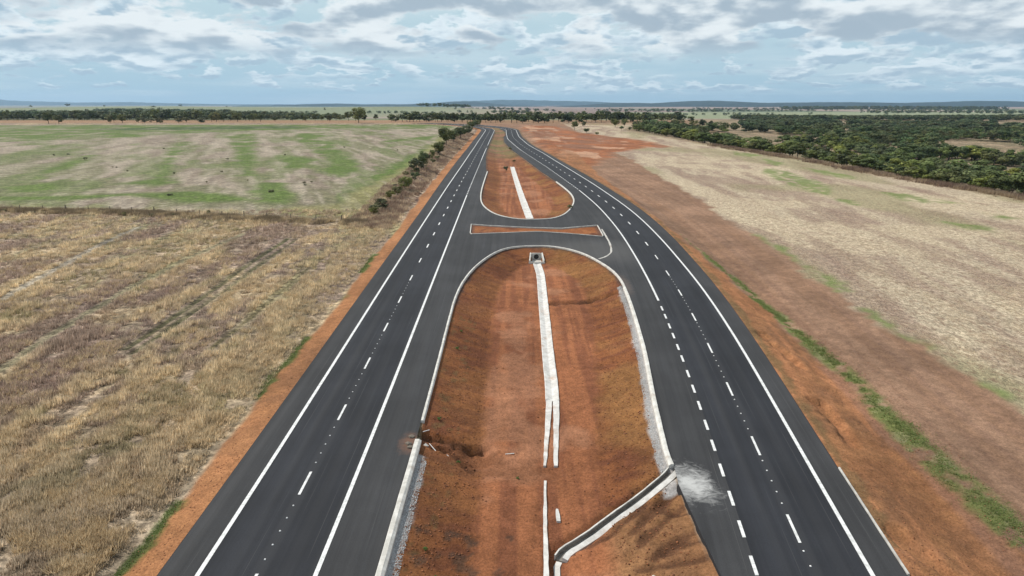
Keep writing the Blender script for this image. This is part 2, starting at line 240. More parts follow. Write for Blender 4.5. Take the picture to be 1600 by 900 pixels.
EY = np.array([-200, 100, 199, 230, 300, 427, 590, 700, 760, 5000]) * S
EX = np.array([150, 152, 150, 147, 141, 120, 93, 120, 200, 900]) * S
def far_z(x, y):
    base = np.interp(y, [0, 760, 900, 1150, 1700, 3000, 9000, 40000], [9, 9.3, 8.5, 4, -6, -11, -16, -22])
    hill = 30 * np.exp(-((x + 1500) / 1100) ** 2 - ((y - 3100) / 800) ** 2) + 22 * np.exp(-((x + 2300) / 700) ** 2 - ((y - 2100) / 500) ** 2)
    hill = hill + 16 * np.exp(-((x + 350) / 420) ** 2 - ((y - 3300) / 600) ** 2)
    return base + hill + (fbm(x / 700, y / 700, 3, 3) - .5) * 9 * ss(900, 2200, y)

def terrain(x, y, gullies=True):
    x = np.asarray(x, float); y = np.asarray(y, float)
    p = P(y)
    xl, xr = fL0(y), fR3(y)
    und = (fbm(x / 23, y / 23, 3, 11) - .5)
    # left side
    e = np.clip(xl - x, 0, None)
    mid = ss(140, 210, y) * (1 - ss(520, 660, y))
    zl = p - .14 - .28 * ss(.3, 3.2, e) * (1 - mid) - .25 * ss(.2, 2, e) * mid + 1.9 * mid * ss(4, 14, e) + und * .7 * ss(4, 20, e) + .25 * ss(3, 6, e)
    zl = zl + (-.006 * e) * ss(10, 100, e) * (1 - ss(400, 700, y))
    # right side
    g = np.clip(x - xr, 0, None)
    edge = np.interp(y, EY, EX)
    h = x - edge
    zr = p - .14 - 1.25 * ss(.2, 7, g) * (1 - ss(260, 420, y)) - .016 * g * ss(6, 60, g) + und * .6 * ss(4, 20, g)
    zr = zr + .9 * np.exp(-((g - 9) / 5) ** 2) * ss(330, 420, y) * (1 - ss(560, 650, y))
    zr = zr - .35 * np.exp(-((g - 7.5) / 2.2) ** 2) * (1 - ss(150, 250, y))
    dip = np.interp(y, [0, 200, 350, 500, 700, 900, 1500], [9, 10, 11, 11, 8, 5, 1])
    zr = zr - dip * ss(2, 75, h) + dip * .6 * ss(240, 600, h) + (fbm(x / 90, y / 90, 2, 31) - .5) * 5 * ss(20, 120, h)
    z = np.where(x < xl, zl, np.where(x > xr, zr, p - .14))
    # medians
    s1 = sdin(M1, x, y)
    low = ss(47.5, 43, y) * ss(1.0, 5.0, x)        # the bare eroded bank below the chute
    wid = 5.0 + 3.6 * low
    d1 = 1.75 * np.clip((s1 - .35) / wid, 0, 1) ** .9
    bx = 3.5 + (60 - y) * .006
    d1 = d1 + .18 * np.exp(-((x - bx) / 2.5) ** 2) * (s1 > 4)
    rl = 1 - np.abs(2 * fbm(rot(x, y, -58)[0] / 1.5 + fbm(x / 2, y / 2, 2, 22), rot(x, y, -58)[1] / 5.0, 3, 21) - 1)
    rough = (fbm(x / .9, y / .9, 3, 5) - .5) * .16
    d1 = d1 + low * ss(.3, 2.0, s1) * (.06 * ss(.88, 1., rl) + .35 * (fbm(x / .7, y / .7, 3, 77) - .5)) * (1 - ss(8, 11, s1))
    z = np.where(s1 > 0, p - .14 - .1 * ss(0, .5, s1) - d1 + rough * ss(.3, 1.5, s1), z)
    s2 = sdin(M2, x, y)
    d2 = (1.25 - .6 * ss(330, 480, y)) * np.clip((s2 - .3) / 4.5, 0, 1)
    z = np.where(s2 > 0, p - .14 - .06 * ss(0, .5, s2) - d2 + rough * ss(.3, 1.5, s2), z)
    si = sdin(ISL, x, y)
    z = np.where(si > 0, p - .12 + .05 * ss(.3, 1.2, si), z)
    # roughness on verges
    vr = (fbm(x / 1.3, y / 1.3, 3, 8) - .5) * .3
    z = z + vr * (ss(1.2, 3, g) * (1 - ss(11, 16, g)) + .5 * ss(1.0, 2.5, e) * (1 - ss(5, 8, e)))
    if gullies and 'RUTS' in SV:
        for r in SV['RUTS'][:2]:
            m = (x < -25) & (x > -75) & (y > 60) & (y < 170)
            if m.any(): z[m] -= .16 * (1 - ss(.2, .6, segdist(r, x[m], y[m])))
    if gullies and 'GUL' in SV:
        for line, w, dep in SV['GUL']:
            L = np.array(line); m = (x > L[:, 0].min() - 4) & (x < L[:, 0].max() + 4) & (y > L[:, 1].min() - 4) & (y < L[:, 1].max() + 4)
            if m.any():
                xs, ys = x[m], y[m]; wob = (fbm(xs / .8, ys / .8, 2, 41) - .5) * .9 * w
                z[m] -= dep * (1 - ss(w * .35, w, segdist(L, xs, ys) + wob))
        for key, w_, dp in (('CHUTE', .75, .52), ('DRAINA', .95, .10)):
            if key in SV:
                L = np.array(SV[key]); m = (x > L[:, 0].min() - 3) & (x < L[:, 0].max() + 3) & (y > L[:, 1].min() - 1) & (y < L[:, 1].max())
                if m.any(): z[m] -= dp * (1 - ss(w_ * .8, w_ * 1.3, segdist(L, x[m], y[m])))
        # notch in front of the culvert mouth
        cx, cy = SV['HW']
        inn = (np.abs(x - cx) < 1.0 + .08 * np.clip(cy - y, 0, 3)) & (y < cy + .3) & (y > cy - 3.2)
        z = np.where(inn, np.minimum(z, P(cy) - 2.15), z)
    # the country beyond the crest
    fz = far_z(x, y)
    t = ss(690, 900, y)
    tr = ss(700, 1500, y)
    z = np.where(h > 0, z * (1 - tr) + fz * tr, z * (1 - t) + fz * t)
    return z

# ------------------------------------------------------------------ materials
def mat(name, rough=.9, spec=.3):
    m = bpy.data.materials.new(name); m.use_nodes = True; N = NT(m.node_tree); N.n.clear()
    b = N.new('ShaderNodeBsdfPrincipled', ins={'Roughness': rough, 'Specular IOR Level': spec})
    N.new('ShaderNodeOutputMaterial', ins={'Surface': b.outputs[0]})
    N.b = b; return m, N
def pos(N): return N.new('ShaderNodeNewGeometry').outputs['Position']
def bump(N, h, strength, dist):
    n = N.new('ShaderNodeBump', ins={'Height': h, 'Strength': strength, 'Distance': dist}); N.l.new(n.outputs[0], N.b.inputs['Normal'])
def stretch(N, v, sx, sy, ang=0.):
    return N.new('ShaderNodeMapping', vector_type='POINT', ins={'Vector': v, 'Rotation': (0, 0, math.radians(ang)), 'Scale': (sx, sy, 1)}).outputs[0]
def setc(N, c, slot='Base Color'):
    if isinstance(c, bpy.types.NodeSocket): N.l.new(c, N.b.inputs[slot])
    else: N.b.inputs[slot].default_value = tuple(c) + (1,)

# ground: colour map per place (attribute), worked over with grass / clod / straw texture
m_ground, N = mat('ground', .95, .12)
g = pos(N)
colr = N.new('ShaderNodeAttribute', attribute_name='Col').outputs['Color']
det = N.new('ShaderNodeSeparateColor', ins={0: N.new('ShaderNodeAttribute', attribute_name='Det').outputs['Color']})
dg, ds, dst = det.outputs                                   # grass, soil, straw
n1 = N.noise(g, .9, 9, .72)                                  # broad spectrum mottling
n2 = N.noise(g, 2.6, 6, .78, .6)
n3 = N.noise(stretch(N, g, 2.6, 1.0, -8), 1.5, 7, .75, .8)
n4 = N.noise(g, .07, 8, .62)
spk = N.ramp(n1, .38, .63, .45, 1.5)
n5 = N.noise(g, .22, 7, .72)
grass_f = N.math('MULTIPLY', N.math('MULTIPLY', spk, N.ramp(n5, .40, .60, .66, 1.28)), N.ramp(n2, .35, .68, .6, 1.38))
soil_f = N.math('MULTIPLY', N.ramp(n1, .3, .7, .78, 1.22), N.ramp(n4, .35, .65, .82, 1.16))
soil_f = N.math('MULTIPLY', soil_f, N.ramp(N.noise(g, 5, 7, .82), .36, .62, .7, 1.22))
straw_f = N.math('MULTIPLY', N.ramp(n3, .38, .62, .52, 1.3), N.ramp(n1, .35, .65, .75, 1.25))
def fl(a, b, f): return N.math('ADD', a, N.math('MULTIPLY', N.math('SUBTRACT', b, a), f))
fac = fl(fl(fl(1.0, grass_f, dg), soil_f, ds), straw_f, dst)
cc = N.vmath('SCALE', colr, scale=fac)
cc = N.mix(N.math('MULTIPLY', dg, N.ramp(N.noise(g, .3, 8, .78), .53, .60, 0, .30)), cc, (.38, .31, .21))
# straw: bare reddish soil shows between the stalks
bare = N.math('MULTIPLY', dst, N.ramp(N.noise(stretch(N, g, 1.6, .8, -8), .8, 8, .78), .50, .59, 0, .6))
cc = N.mix(bare, cc, (.20, .125, .085))
setc(N, cc)
hgt = N.math('ADD', N.math('MULTIPLY', n1, .6), N.math('MULTIPLY', N.noise(g, 4.5, 7, .8), .4))
bump(N, hgt, .75, .34)

# asphalt
def asphalt(name, base, streak):
    m, N = mat(name, .85, .22); g = pos(N)
    uv = N.new('ShaderNodeAttribute', attribute_name='UVm').outputs['Vector']
    fine = N.noise(g, 14, 3, .7); blot = N.noise(g, .12, 5, .55)
    st = N.noise(stretch(N, uv, 1.0, .012), 1.7, 5, .6); st2 = N.noise(stretch(N, uv, 1.0, .03), 6., 3, .6)
    f = N.math('MULTIPLY', N.ramp(fine, .25, .75, .86, 1.14), N.ramp(blot, .3, .7, .86, 1.14))
    f = N.math('MULTIPLY', f, N.ramp(st, .3, .7, 1 - streak, 1 + streak)); f = N.math('MULTIPLY', f, N.ramp(st2, .3, .75, 1 - .4 * streak, 1 + .5 * streak))
    c = N.vmath('SCALE', tuple(base), scale=f)
    jt = N.ramp(N.noise(stretch(N, uv, .35, .02), 1., 2, .5), .45, .55, .93, 1.07)      # paving lifts of different days
    c = N.vmath('SCALE', c, scale=jt)
    un = N.new('ShaderNodeSeparateXYZ', ins={0: uv}).outputs[0]; q_ = N.math('ABSOLUTE', N.math('SUBTRACT', N.math('PINGPONG', un, 1.85), .95))
    seam = N.math('MULTIPLY', N.ramp(q_, .0, .035, .35, 0), N.ramp(N.noise(stretch(N, uv, .3, .05), 1., 3, .6), .45, .6)); c = N.mix(seam, c, (.12, .115, .11))
    tyre = N.math('MULTIPLY', N.ramp(q_, .3, .75, 0, 1), N.ramp(N.noise(stretch(N, uv, .5, .01), 1., 2, .5), .3, .7, .0, .16)); c = N.mix(tyre, c, (.075, .072, .07))
    return m, N, c, g, uv
m_asph, N, c, g, uv = asphalt('asphalt_shoulder', (.036, .036, .038), .12)
# pale concrete slurry spilled on the road and reddish dust near the breaks
def blob(N, g, cx, cy, rx, ry, ang=0):
    q = N.vmath('SUBTRACT', g, (cx, cy, 0)); q = N.vmath('MULTIPLY', q, (1, 1, 0))
    q = N.new('ShaderNodeVectorRotate', rotation_type='Z_AXIS', ins={'Vector': q, 'Angle': math.radians(ang)}).outputs[0]
    q = N.vmath('MULTIPLY', q, (1 / rx, 1 / ry, 0)); return N.vmath('LENGTH', q, out=1)
sp = blob(N, g, 14.0, 47.6, 2.0, 3.0, -8)
spn = N.noise(stretch(N, g, 1.3, 1.9, 14), .9, 9, .72, .8)
spill = N.ramp(N.math('ADD', sp, N.math('MULTIPLY', N.math('SUBTRACT', spn, .5), 2.2)), 1.2, .0, 0, .8)
c = N.mix(spill, c, (.52, .515, .50))
d1 = blob(N, g, -9.0, 54.0, 1.3, 3.0); dn = N.noise(g, 1.2, 6, .7)
c = N.mix(N.ramp(N.math('ADD', d1, dn), 1.35, .6, 0, .6), c, (.2, .1, .06))
d2 = blob(N, g, 15.0, 128.0, 16, 14); c = N.mix(N.ramp(N.math('ADD', d2, N.math('MULTIPLY', dn, .5)), 1.25, .5, 0, .35), c, (.12, .115, .11))
d3 = blob(N, g, 17.6, 104.0, 1.6, 9.); c = N.mix(N.ramp(N.math('ADD', d3, dn), 1.4, .7, 0, .4), c, (.16, .12, .1))
setc(N, c); bump(N, N.noise(g, 30, 2, .6), .2, .01)
m_lane, N, c, g, uv = asphalt('asphalt_lane', (.022, .0233, .028), .11)
setc(N, c); bump(N, N.noise(g, 30, 2, .6), .2, .01)
m_edge, N = mat('asphalt_edge', .9); setc(N, (.018, .017, .018))

m_paint, N = mat('road_paint', .6, .4); g = pos(N)
setc(N, N.mix(N.ramp(N.noise(g, 3, 6, .7), .35, .6), (.48, .48, .47), (.70, .70, .69)))
def conc(name, c1, c2, c3, k=.55):
    m, N = mat(name, .85, .3); g = pos(N)
    a = N.mix(N.ramp(N.noise(g, 1.1, 7, .7), .35, .65), c1, c2)
    a = N.mix(N.ramp(N.noise(g, .5, 6, .65), .55, .72, 0, k), a, c3); setc(N, a); bump(N, N.noise(g, 9, 4, .6), .3, .02); return m
m_kerb = conc('kerb_concrete', (.44, .42, .38), (.62, .60, .56), (.32, .22, .16))
m_kerbold = conc('grey_concrete', (.36, .34, .31), (.52, .5, .46), (.28, .19, .14))
m_shaded = conc('stained_concrete', (.10, .09, .08), (.2, .18, .16), (.14, .09, .06))  # chute interior: the wall's shadow painted in as darker concrete
m_drain = conc('drain_concrete', (.46, .44, .41), (.64, .62, .59), (.40, .27, .19), .75)
m_pipeshade, N = mat('pipe_inside', .9); setc(N, (.05, .05, .05))  # near black: the darkness inside the culvert is put into this colour
m_white, N = mat('white_plastic', .5); setc(N, (.75, .74, .72))
m_post, N = mat('weathered_post', .9); g = pos(N); setc(N, N.mix(N.noise(g, 6, 3, .6), (.10, .08, .06), (.2, .17, .14)))
m_wire, N = mat('fence_wire', .5); setc(N, (.25, .25, .25)); N.b.inputs['Metallic'].default_value = .7

def vmat(name, attr='Tint', rough=.8, spec=.2, gain=1., trans=0., hue=None):
    m, N = mat(name, rough, spec)
    a = N.new('ShaderNodeAttribute', attribute_name=attr).outputs['Color']
    if hue:
        oi = N.new('ShaderNodeObjectInfo').outputs['Random']
        a = N.mix(N.ramp(oi, .15, 1, 0, .7, False), a, N.mix(1., a, hue, 'MULTIPLY'))
        r2 = N.math('FRACT', N.math('MULTIPLY', oi, 17.31)); a = N.vmath('SCALE', a, scale=N.ramp(r2, 0, 1, .85, 1.55, False))
    setc(N, a)
    if trans:
        t = N.new('ShaderNodeBsdfTranslucent', ins={'Color': a}); mx = N.new('ShaderNodeMixShader', ins={0: trans, 1: N.b.outputs[0], 2: t.outputs[0]})
        out = [n for n in N.n if n.type == 'OUTPUT_MATERIAL'][0]; N.l.new(mx.outputs[0], out.inputs['Surface'])
    return m
m_leaf = vmat('foliage', rough=.65, spec=.25, trans=.22, hue=(1.7, 1.35, .8))
m_leafp = vmat('pale_foliage', rough=.7, spec=.2, trans=.22)
m_grass = vmat('dry_grass_blades', rough=.75, spec=.2, trans=.42)
m_stone = vmat('clods_and_stones', rough=.95, spec=.1)
m_bark, N = mat('bark', .95); g = pos(N); setc(N, N.mix(N.noise(g, 4, 4, .7), (.05, .04, .03), (.12, .10, .08)))

# ------------------------------------------------------------------ mesh helpers
def link(name, me, m=None, parent=None):
    o = bpy.data.objects.new(name, me); COL.objects.link(o)
    if m and not me.materials: me.materials.append(m)
    if parent: o.parent = parent
    return o
def tag(o, label=None, cat=None, group=None, kind=None):
    if label: o['label'] = label
    if cat: o['category'] = cat
    if group: o['group'] = group
    if kind: o['kind'] = kind
    return o
def empty(name, loc, rz=0):
    o = bpy.data.objects.new(name, None); COL.objects.link(o); o.location = loc; o.rotation_euler = (0, 0, rz); o.empty_display_size = .3; return o
def npmesh(name, V, F, smooth=False, attrs=None):
    """V (n,3); F (m,3) or (m,4) index arrays"""
    V = np.asarray(V, np.float32); F = np.asarray(F, np.int32); me = bpy.data.meshes.new(name)
    k = F.shape[1]; me.vertices.add(len(V)); me.vertices.foreach_set('co', V.ravel())
    me.loops.add(F.size); me.loops.foreach_set('vertex_index', F.ravel())
    me.polygons.add(len(F)); me.polygons.foreach_set('loop_start', np.arange(0, F.size, k, dtype=np.int32))
    me.polygons.foreach_set('loop_total', np.full(len(F), k, np.int32))
    if smooth: me.polygons.foreach_set('use_smooth', np.ones(len(F), bool))
    for nm, (typ, data) in (attrs or {}).items():
        a = me.attributes.new(nm, typ, 'POINT'); a.data.foreach_set('color' if 'COLOR' in typ else 'vector', np.asarray(data, np.float32).ravel())
    me.update(calc_edges=True); return me
def tz(x, y): return float(terrain(np.array([float(x)]), np.array([float(y)]))[0])
def tza(x, y): return terrain(np.asarray(x, float), np.asarray(y, float))
def rgba(c, n=None):
    c = np.asarray(c, float)
    if c.ndim == 1: c = np.tile(c, (n, 1))
    return np.concatenate([c, np.ones((len(c), 1))], 1)
class MB:
    """collects boxes, tubes and prisms"""
    def __init__(s): s.v = []; s.f = []
    def prism(s, ring0, ring1, caps=True):
        b = len(s.v); n = len(ring0); s.v += [tuple(p) for p in ring0] + [tuple(p) for p in ring1]
        for i in range(n): j = (i + 1) % n; s.f.append((b + i, b + j, b + n + j, b + n + i))
        if caps: s.f.append(tuple(range(b + n - 1, b - 1, -1))); s.f.append(tuple(range(b + n, b + 2 * n)))
    def box(s, x0, y0, z0, x1, y1, z1):
        s.prism([(x0, y0, z0), (x1, y0, z0), (x1, y1, z0), (x0, y1, z0)], [(x0, y0, z1), (x1, y0, z1), (x1, y1, z1), (x0, y1, z1)])
    def tube(s, pts, rad, n=6):
        rings = []
        for i, p in enumerate(pts):
            a = Vector(pts[max(i - 1, 0)]); b = Vector(pts[min(i + 1, len(pts) - 1)]); d = (b - a).normalized()
            u = d.orthogonal().normalized(); w_ = d.cross(u); r = rad[i] if hasattr(rad, '__len__') else rad
            rings.append([tuple(Vector(p) + (u * math.cos(2 * math.pi * k / n) + w_ * math.sin(2 * math.pi * k / n)) * r) for k in range(n)])
        b = len(s.v)
        for r in rings: s.v += r
        for i in range(len(rings) - 1):
            for k in range(n): j = (k + 1) % n; s.f.append((b + i * n + k, b + i * n + j, b + (i + 1) * n + j, b + (i + 1) * n + k))
        s.f.append(tuple(range(b + n - 1, b - 1, -1))); e = b + (len(rings) - 1) * n; s.f.append(tuple(range(e, e + n)))
    def sweep(s, line, prof, closed=False, zf=None, jag=0, seed=0):
        """profile (side, up) swept along a ground polyline, z from zf(x, y)"""
        L = np.array(line, float); rr = random.Random(seed); n = len(L); b = len(s.v); m = len(prof)
        for i in range(n):
            a, c = (L[i - 1] if (i or closed) else L[i]), (L[(i + 1) % n] if (i < n - 1 or closed) else L[i])
            t = c - a; t = t / (np.hypot(*t) + 1e-9); nx, ny = t[1], -t[0]; z = zf(L[i][0], L[i][1])
            for (a_, h_) in prof: j = rr.uniform(-jag, jag); s.v.append((L[i][0] + nx * (a_ + j), L[i][1] + ny * (a_ + j), z + h_))
        for i in range(n if closed else n - 1):
            i2 = (i + 1) % n
            for k in range(m): k2 = (k + 1) % m; s.f.append((b + i * m + k, b + i * m + k2, b + i2 * m + k2, b + i2 * m + k))
        if not closed: s.f.append(tuple(range(b + m - 1, b - 1, -1))); e = b + (n - 1) * m; s.f.append(tuple(range(e, e + m)))
    def build(s, name, m, parent=None, smooth=False):
        me = bpy.data.meshes.new(name); me.from_pydata(s.v, [], s.f); me.update()
        import bmesh
        bm = bmesh.new(); bm.from_mesh(me); bmesh.ops.recalc_face_normals(bm, faces=bm.faces); bm.to_mesh(me); bm.free()
        if smooth: me.polygons.foreach_set('use_smooth', [True] * len(me.polygons))
        return link(name, me, m, parent)
def resample(line, step):
    L = np.array(line, float); d = np.concatenate([[0], np.cumsum(np.hypot(*np.diff(L, axis=0).T))]); n = max(2, int(d[-1] / step) + 1)
    t = np.linspace(0, d[-1], n); return np.stack([np.interp(t, d, L[:, 0]), np.interp(t, d, L[:, 1])], 1)

# ------------------------------------------------------------------ the ground: one sheet to the horizon
def axis_y():
    y = [-60.]
    while y[-1] < 42000:
        t = y[-1]; st = 3. if t < 20 else (.32 if t < 75 else .32 + (t - 75) * .0062)
        if t > 900: st = 5.4 + (t - 900) * .012
        y.append(t + st)
    cy = SV['HW'][1]; y += list(np.arange(cy - 5, cy + 1.5, .25)); return np.unique(np.round(y, 3))
def axis_x():
    r = [32.]
    while r[-1] < 40000: r.append(r[-1] + .3 + (r[-1] - 32) * .016)
    l = [-30.]
    while l[-1] > -40000: l.append(l[-1] - .3 + (l[-1] + 30) * .016)
    return np.concatenate([l[::-1], np.arange(-29.72, 31.9, .28), r])
gx, gy = axis_x(), axis_y(); X, Y = np.meshgrid(gx, gy)
Z = terrain(X, Y)

def lerp(c, d, m): return c + (np.asarray(d, float) - c) * np.asarray(m)[..., None]
def pmask(poly, x, y, soft, wob=0., wl=6., seed=3):
    s = sdin(np.array(poly), x, y)
    if wob: s = s + (fbm(x / wl, y / wl, 3, seed) - .5) * 2 * wob
    return ss(-soft, soft, s)
def colours(X, Y):
    sh = X.shape; C = np.zeros(sh + (3,)); G = np.zeros(sh); So = np.zeros(sh); St = np.zeros(sh)
    xl, xr = fL0(Y), fR3(Y); e = xl - X; gg = X - xr
    n6 = fbm(X / 6, Y / 6, 4, 51); n20 = fbm(X / 20, Y / 20, 4, 61); n2 = fbm(X / 1.6, Y / 1.6, 4, 71)
    # ---- dry grass on the left
    u, v = rot(X, Y, 3); us, vs = fbm(u / 2.2, v / 9, 4, 81), fbm(u / 4, v / 30, 3, 82)
    dry = lerp(lerp(np.tile(np.array([.36, .275, .175]), sh + (1,)), (.23, .17, .13), ss(.42, .6, n20)), (.38, .29, .18), ss(.5, .68, us))
    dry = lerp(dry, (.19, .175, .085), ss(.53, .66, vs) * .7 * ss(60, 110, Y)); dry = lerp(dry, (.24, .17, .14), ss(.48, .64, fbm(u / 8, v / 22, 4, 83)) * ss(-34, -52, X) * .8); dry = lerp(dry, (.26, .205, .16), ss(62, 44, Y) * .6); dry = lerp(dry, (.23, .17, .13), ss(.52, .68, n6) * .5)
    for k, r in enumerate(SV['RUTS']):
        dd = np.full(sh, 99.); m = (X < 0) & (Y < 200); dd[m] = segdist(chaikin(r, 2, False), X[m], Y[m])
        dry = lerp(dry, [(.07, .068, .03), (.08, .076, .035), (.17, .15, .09), (.26, .23, .19), (.12, .1, .05)][k], (1 - ss([.3, .25, .4, .5, .2][k], [.8, .6, 1., 1.1, .5][k], dd + (n2 - .5) * .6)) * .9)
    C[:] = dry; G[:] = 1
    # ---- green field beyond the fence
    gf = np.array(SV['GREENF']); base = np.tile(np.array([.215, .17, .13]), sh + (1,))
    u2, v2 = rot(X, Y, 21); s1 = fbm(u2 / 7, v2 / 90, 5, 91); s2 = fbm(u2 / 1.6, v2 / 22, 3, 95)
    base = lerp(base, (.285, .235, .18), ss(.42, .60, s1)); base = lerp(base, (.14, .14, .07), ss(.46, .60, fbm(u2 / 11, v2 / 40, 4, 97)) * .75)
    gm = np.zeros(sh)
    for p_ in SV['GREENS']: gm = np.maximum(gm, pmask(p_, X, Y, 3.5, 4., 12, 14))
    gm = np.maximum(gm, ss(.56, .64, fbm(u2 / 12, v2 / 60, 4, 101)) * .6)
    gm = gm * (1 - .55 * ss(.5, .6, fbm(X / 14, Y / 14, 4, 98)) * ss(300, 420, Y)); base = lerp(base, (.092, .138, .030), gm * ss(.22, .5, n6 * .6 + .4 * fbm(u2 / 2, v2 / 18, 3, 96) + .1) * .92)
    base = lerp(base, (.045, .075, .025), pmask(SV['DARKG'], X, Y, 5, 6, 20, 18) * .75); base = lerp(base, (.24, .21, .095), pmask(SV['OLIVE'], X, Y, 3, 3, 9, 17) * .75)  # first tone paints a cloud shadow into the field colour
    base = lerp(base, (.36, .305, .235), ss(.52, .62, s2) * .6 * (1 - gm))
    k = pmask(gf, X, Y, 1.2, 1.5, 5, 23); C = lerp(C, base, k); G = G * (1 - .45 * k)
    # strip of dusty grass and soil along the fence
    fd = np.full(sh, 99.); m = (X < 0) & (Y > 100) & (Y < 230); fd[m] = segdist(SV['FENCE'], X[m], Y[m])
    C = lerp(C, (.19, .145, .10), (1 - ss(1.5, 4.5, fd + (n6 - .5) * 5)) * .8)
    # ---- dry bank on the left of the road
    bk = ss(150, 175, Y) * (1 - ss(700, 760, Y)) * (1 - ss(9, 13, e + (n6 - .5) * 5)) * (e > 0)
    C = lerp(C, lerp(np.tile(np.array([.36, .275, .195]), sh + (1,)), (.19, .12, .09), ss(.45, .6, n2)), bk)
    red = np.array([.235, .083, .032]); dark = np.array([.13, .048, .026]); org = np.array([.32, .135, .052])
    soil = lerp(lerp(np.tile(red, sh + (1,)), dark, ss(.45, .68, n6)), org, ss(.5, .66, n2) * .55)
    ve = 2.7 + (n6 - .5) * 1.6 + .8 * ss(150, 250, Y)
    k = (e > -3) & (e < 12); k = k * (1 - ss(-.25, .35, e - ve)) * (X < 0)
    C = lerp(C, lerp(soil, (.36, .18, .085), .6), k); So = np.maximum(So, k); G = G * (1 - k)
    gs = (1 - ss(.2, .7, np.abs(e - ve - .1) + (n2 - .5) * 1.4)) * ss(.5, .56, fbm(Y / 9, Y * 0, 2, 7) + .18 * ss(60, 34, Y)) * (Y < 130) * (e > 0)
    C = lerp(C, (.06, .10, .025), gs * .8)
    # ---- right side
    R = X > xr - 3
    st = lerp(np.tile(np.array([.43, .35, .25]), sh + (1,)), (.33, .25, .185), ss(.46, .60, fbm(rot(X, Y, -8)[0] / 4, rot(X, Y, -8)[1] / 28, 5, 111)))
    st = lerp(st, (.50, .41, .285), ss(.5, .66, n20) * .7); st = lerp(st, (.24, .165, .125), ss(.58, .70, fbm(X / 9, Y / 34, 5, 113)) * .6)
    st = lerp(st, (.25, .23, .12), ss(.57, .70, fbm(X / 30, Y / 60, 3, 117)) * .6)
    gm = np.zeros(sh)
    for p_ in SV['GREENR']: gm = np.maximum(gm, pmask(p_, X, Y, 1.3, 2.4, 5, 19))
    st = lerp(st, (.14, .185, .055), gm * .85 * ss(.4, .6, n2 * .5 + .5 * fbm(rot(X, Y, -8)[0] / 1.5, rot(X, Y, -8)[1] / 9, 3, 115) + .06))
    stw = np.ones(sh) * (1 - gm * .6)
    bx = np.interp(Y, [q[1] for q in sorted(SV['BROWN'][:13], key=lambda q: q[1])], [q[0] for q in sorted(SV['BROWN'][:13], key=lambda q: q[1])])
    bx = bx + (n6 - .5) * 4 + (n20 - .5) * 3
    brn = lerp(np.tile(np.array([.220, .128, .080]), sh + (1,)), (.25, .15, .097), ss(.42, .6, fbm(gg / 1.1, Y / 40, 4, 121)))
    brn = lerp(brn, (.18, .105, .073), ss(.52, .68, fbm(gg / .5, Y / 60, 3, 123)) * .5)
    kb = 1 - ss(-1.3, .8, X - bx + (n2 - .5) * 2); rb = lerp(st, brn, kb); stw = stw * (1 - kb)
    kf = pmask(SV['REDFAR'], X, Y, 5, 6, 14, 33)
    rf = lerp(lerp(soil, (.30, .12, .06), .5), (.42, .25, .16), ss(.58, .68, fbm(X / 12, Y / 30, 4, 131)) * .8); rf = lerp(rf, (.19, .105, .07), ss(.5, .62, n20) * .6)
    rb = lerp(rb, rf, kf); stw = stw * (1 - kf)
    gs = np.array(sorted(SV['GSTRIP'], key=lambda q: q[1])); gc = np.interp(Y, gs[:, 1], gs[:, 0]); wd = (.95 + .55 * np.exp(-((Y - 50) / 14) ** 2)) * (1 - ss(105, 150, Y)) * ss(42.5, 45.5, Y + (n2 - .5) * 5) + .0001
    orange = 1 - ss(-.9, .4, X - gc + 1.0 + (n6 - .5) * 2.5 - 2.6 * ss(44, 36, Y)); orange = orange * (1 - ss(330, 430, Y))
    rb = lerp(rb, lerp(soil, (.31, .165, .082), .5), orange); rb = lerp(rb, (.36, .16, .075), ss(.55, .7, fbm(gg / .8, Y / 7, 3, 141)) * .7 * orange * (1 - ss(9, 12, gg)))
    trk = (1 - ss(.5, 1.3, np.abs(gg - 8.2 - 1.2 * np.sin(Y / 19) + (n6 - .5)))) * orange * (Y < 75); rb = lerp(rb, (.24, .13, .09), trk * .6)
    kg = (1 - ss(.6, 1.35, np.abs(X - gc + (n2 - .5) * 1.8 + (n6 - .5) * 1.5) / wd)) * (wd > .01); rb = lerp(rb, (.13, .16, .05), kg * .85 * ss(.3, .55, n2 + .06)); rb = lerp(rb, (.085, .08, .03), .0 * kg)
    vg = (1 - ss(.15, .8, np.abs(gg - .7) + (n2 - .5) * 1.6)) * (Y > 40); rb = lerp(rb, (.10, .085, .04), vg * .55)
    C = np.where(R[..., None], rb, C); So = np.where(R, 1 - stw * .8, So); St = np.where(R, stw, St * 0); G = np.where(R, kg * .8, G)
    # woodland and pasture beyond the right field
    hh = X - np.interp(Y, EY, EX)
    k = ss(-4, 5, hh + (n6 - .5) * 5) * (Y > 60)
    wf = lerp(np.tile(np.array([.28, .205, .135]), sh + (1,)), (.19, .15, .09), ss(.45, .6, n20))
    C = lerp(C, wf, k); G = G * (1 - k) + k; St = St * (1 - k); So = So * (1 - k)
    # ---- medians
    for i, M in enumerate((M1, M2)):
        s = sdin(M, X, Y); k = ss(-.05, .15, s)
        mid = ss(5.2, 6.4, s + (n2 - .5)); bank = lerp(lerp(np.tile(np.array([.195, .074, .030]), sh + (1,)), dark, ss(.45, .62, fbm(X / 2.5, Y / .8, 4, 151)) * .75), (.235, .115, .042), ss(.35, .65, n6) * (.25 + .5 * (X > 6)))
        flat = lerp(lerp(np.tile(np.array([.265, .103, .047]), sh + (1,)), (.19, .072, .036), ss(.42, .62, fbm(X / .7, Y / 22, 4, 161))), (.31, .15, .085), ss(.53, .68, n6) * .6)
        mc = lerp(bank, flat, mid)
